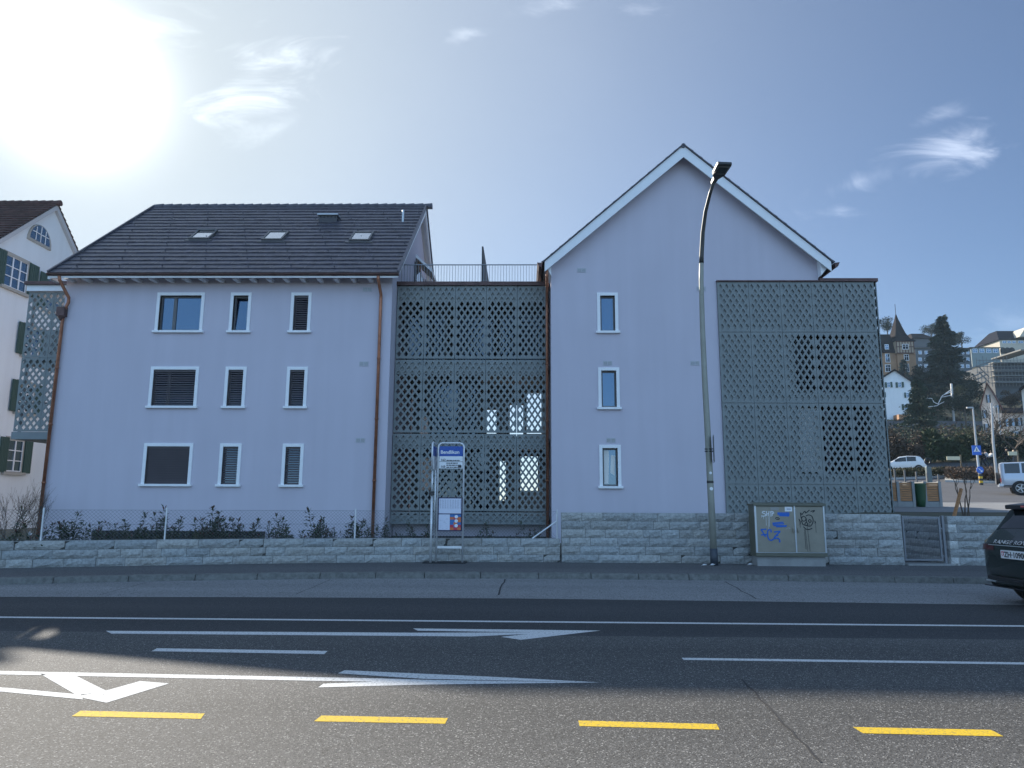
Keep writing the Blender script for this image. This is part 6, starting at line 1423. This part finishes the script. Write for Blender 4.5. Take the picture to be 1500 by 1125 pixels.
def blob_tree(label, px, py_c, wpx, hpx, Y, mt, seed, n, trunk_py=None, name='tree', lf=1.0, tiers=7):
    rr = random.Random(seed); c = PY(px, py_c, Y); Wd = wpx*Y/F/2; Hh = hpx*Y/F/2; zb = ground_z(c.x, Y) if trunk_py is None else wz(px, trunk_py, Y)
    o = thing(name, label, 'tree' if 'tree' in name or name == 'pine_tree' else 'bush', (c.x, Y, min(zb, c.z-Hh))); m = MB(); ls = []
    m.tube([(c.x, Y, min(zb, c.z-Hh)-1), (c.x, Y, c.z)], [.05*Wd+.08, .03*Wd+.04], 6); cl = []
    for i in range(tiers): 
        v = Vector((rr.gauss(0, 1), rr.gauss(0, 1), rr.gauss(0, 1))).normalized()*rr.uniform(.35, .85); q = Vector((c.x+v.x*Wd, Y+v.y*Wd, c.z+v.z*Hh)); cl.append((q, rr.uniform(.28, .5))); m.tube([(c.x, Y, c.z-Hh*.5), q], [.025*Wd+.03, .012*Wd+.01], 5)
    build(m, 'trunk', M_bark, o); m = MB()
    for i in range(n):
        q, r = rr.choice(cl); v = Vector((rr.gauss(0, 1), rr.gauss(0, 1), rr.gauss(0, 1))).normalized()*(rr.random()**.45)*r
        leaf(m, Vector((q.x+v.x*Wd, q.y+v.y*Wd, q.z+v.z*Hh)), Vector((rr.gauss(0, 1), rr.gauss(0, 1), rr.gauss(0, .8))), lf*.16*sqrt(Wd*Hh)**.5+.1, lf*.08*sqrt(Wd*Hh)**.5+.05, 0, rr.uniform(0, 3))
    build(m, 'crown', mt, o, recalc=False)
blob_tree('layered pine tree on the skyline left of the pointed tower', 1299, 474, 30, 28, 212, M_con, 31, 2200, 505, 'pine_tree', .9, 9); blob_tree('round dark pine on the skyline beside the tall conifer', 1363, 480, 36, 30, 232, M_con, 32, 2600, 500, 'pine_tree', .9, 10); blob_tree('spreading pine on the skyline right of the tall conifer', 1408, 496, 34, 24, 215, M_con, 33, 2400, 515, 'pine_tree', .9, 9)
blob_tree('wide dark tree mass below the grey apartment block', 1356, 552, 44, 40, 172, M_dkb, 34, 3600, None, 'tree', 1, 12); blob_tree('dark tree right of the tall conifer below the scaffolding', 1420, 572, 44, 44, 160, M_dkb, 35, 3400, None, 'tree', 1, 12); blob_tree('dark shrub tree left of the cream gable house', 1412, 588, 40, 34, 146, M_dkb, 46, 2600, None, 'tree', 1, 10)
blob_tree('olive leafless tree beside the railway mast', 1404, 585, 26, 44, 151, M_olive, 36, 1100, None, 'tree', .8, 9); blob_tree('brown twiggy tree above the cream gable house', 1478, 582, 44, 26, 158, M_br, 37, 2400, None, 'tree', .8, 10); blob_tree('olive tree just left of the railway mast', 1372, 590, 28, 36, 154, M_bg, 38, 1500, None, 'tree', .9, 8)
for i, (px, py, w, h, Y, mt, lb) in enumerate(((1305, 648, 36, 42, 96, M_br, 'brown leafless bush just right of the perforated corner block'), (1330, 652, 34, 44, 98, M_br, 'brown twiggy bush above the white hatchback'), (1352, 652, 34, 44, 97, M_br, 'brown twiggy bush behind the parking meter'), (1376, 656, 36, 46, 96, M_bg, 'green bush in the middle of the bank above the road'), (1398, 660, 34, 34, 94, M_dkb, 'dark evergreen bush behind the first cream direction board'), (1416, 640, 26, 26, 104, M_olive, 'light green clipped bush below the cream gable house'), (1418, 662, 34, 30, 96, M_br, 'brown bush left of the blue crossing sign'), (1445, 656, 34, 28, 98, M_dkb, 'dark bush behind the walkers'), (1470, 655, 36, 28, 100, M_dkb, 'dark bush below the smaller crossing sign'), (1496, 655, 36, 32, 100, M_bg, 'green bush at the right edge below the cream house'), (1318, 668, 50, 20, 92, M_dkb, 'low dark bush behind the white hatchback roof'), (1362, 640, 30, 20, 112, M_olive, 'olive bush right below the broad conifer'))):
    blob_tree(lb, px, py, w, h, Y, mt, 50+i, 2300, None, 'bush', .62, 13)
hedge('tall twiggy brown hedge along the bank behind the white hatchback', 1290, 1362, 81, 82.5, 3.5, 3.0, M_br, 5200, 9, .26)
hedge('tall dark green hedge along the bank behind the first cream direction board', 1358, 1425, 82, 84, 3.5, 3.3, M_bg, 5200, 12, .3)
hedge('dark hedge along the pavement behind the walkers', 1425, 1510, 86, 88, 3, 2.2, M_dkb, 4500, 10, .3)
def scrub(name, n, rs, Ys, size, mt, seed, zr=1.2, clump=.35):
    rr = random.Random(seed); m = MB()
    cl = [(rr.uniform(*rs), rr.uniform(*Ys), rr.uniform(1.2, 4.5)) for _ in range(int(n/60)+1)]
    for i in range(n):
        r, Y, s = rr.choice(cl); Y = Y+rr.gauss(0, s*clump*2); X = r*Y+rr.gauss(0, s*clump*2)
        leaf(m, Vector((X, Y, ground_z(X, Y)+zr*s*rr.random()**1.5)), Vector((rr.gauss(0, 1), rr.gauss(0, 1), rr.gauss(.2, .7))), size*rr.uniform(.7, 1.6), size*.6, rr.randrange(3), rr.uniform(0, 3))
    o = build(m, name, mt, recalc=False, kind='stuff'); return o
tag(scrub('bank_scrub', 16000, (.47, .80), (88, 146), .42, [M_br, M_bg, M_dkb], 71, .55), 'brown and dark green scrub covering the slope between the road and the railway', 'scrub')
tag(scrub('slope_scrub', 9000, (.48, .85), (150, 200), .6, [M_dkb, M_br, M_dkb], 72, .6), 'dark scrub covering the steep slope below the hillside houses', 'scrub')
tag(scrub('hillside_wood', 26000, (.70, 1.7), (95, 330), 1.1, [M_dkb, M_br, M_bg], 73, 1.6), 'leafless brown and evergreen wood on the hill beyond the right edge', 'wood')
def big_bare(label, px, py_b, Y, Hp, seed, sp=.55):
    rr = random.Random(seed); X = wx(px, py_b, Y); zb = ground_z(X, Y); Ht = Hp*Y/F; o = thing('bare_tree', label, 'tree', (X, Y, zb)); m = MB(); m.tube([(X, Y, zb-.5), (X+.05, Y, zb+Ht*.3)], [.18, .14], 8, cap=False)
    for k in range(4): bare_tree(m, Vector((X+.05, Y, zb+Ht*.28)), Vector((rr.gauss(0, .6), rr.gauss(0, .5), .8)).normalized(), Ht*.26, .10, 4, rr, sp, .05)
    build(m, 'branches', M_bark, o)
big_bare('bare pollarded street tree in front of the cream gable house', 1486, 660, 82, 78, 61); big_bare('thin bare tree at the left of the cream gable house', 1455, 664, 90, 92, 62, .4)
# bare twigs and plants in the neighbour's garden on the far left
rr = random.Random(8)
for i, (px, Y, h, lb) in enumerate(((8, 22.5, 1.9, 'bare twiggy shrub at the left edge before the white house'), (24, 23.2, 2.3, 'taller bare shrub before the white house wall'), (52, 23.5, 1.9, 'bare shrub beside the corner downpipe of the grey house'))):
    X = wx(px, 770, Y); o = thing('bare_shrub', lb, 'shrub', (X, Y, .36)); m = MB()
    for k in range(5): bare_tree(m, Vector((X+rr.gauss(0, .1), Y+rr.gauss(0, .1), .36)), Vector((rr.gauss(0, .25), rr.gauss(0, .25), 1)).normalized(), h*.36, .012, 3, rr, .3, .15)
    build(m, 'branches', M_bark, o)
for i, (px, lb) in enumerate(((6, 'low evergreen shrub at the left edge behind the wire fence'), (34, 'low evergreen shrub with pale flowers behind the fence, second from the left edge'), (58, 'low evergreen shrub beside the grey house corner'))):
    Y = 20.5; X = wx(px, 780, Y); Y = low_y(X)+1.0; X = wx(px, 780, Y); o = thing('evergreen_shrub', lb, 'shrub', (X, Y, .36)); ml, ms = shrub_mesh(rr, .75, .9, 6); ml.v = [(v[0]+X, v[1]+Y, v[2]+.36) for v in ml.v]; ms.v = [(v[0]+X, v[1]+Y, v[2]+.36) for v in ms.v]; build(ml, 'foliage', [M_leaf, M_gwhite if i == 1 else M_leafred], o, recalc=False); build(ms, 'stem', M_bark, o)

# ------------------------------------------------------------------ haze
m = MB(); m.box(-260, 700, -60, 1040, -1.2, 130); hz_o = build(m, 'haze', [], kind='stuff')
def hzm():
    mt = bpy.data.materials.new('haze'); mt.use_nodes = True; nt = mt.node_tree; nt.nodes.remove(nt.nodes['Principled BSDF'])
    v = nt.nodes.new('ShaderNodeVolumePrincipled'); v.inputs['Color'].default_value = (.55, .78, 1, 1); v.inputs['Density'].default_value = HAZE; v.inputs['Anisotropy'].default_value = .3
    nt.links.new(v.outputs[0], nt.nodes['Material Output'].inputs['Volume']); return mt
HAZE = .00022
hz_o.data.materials.append(hzm())
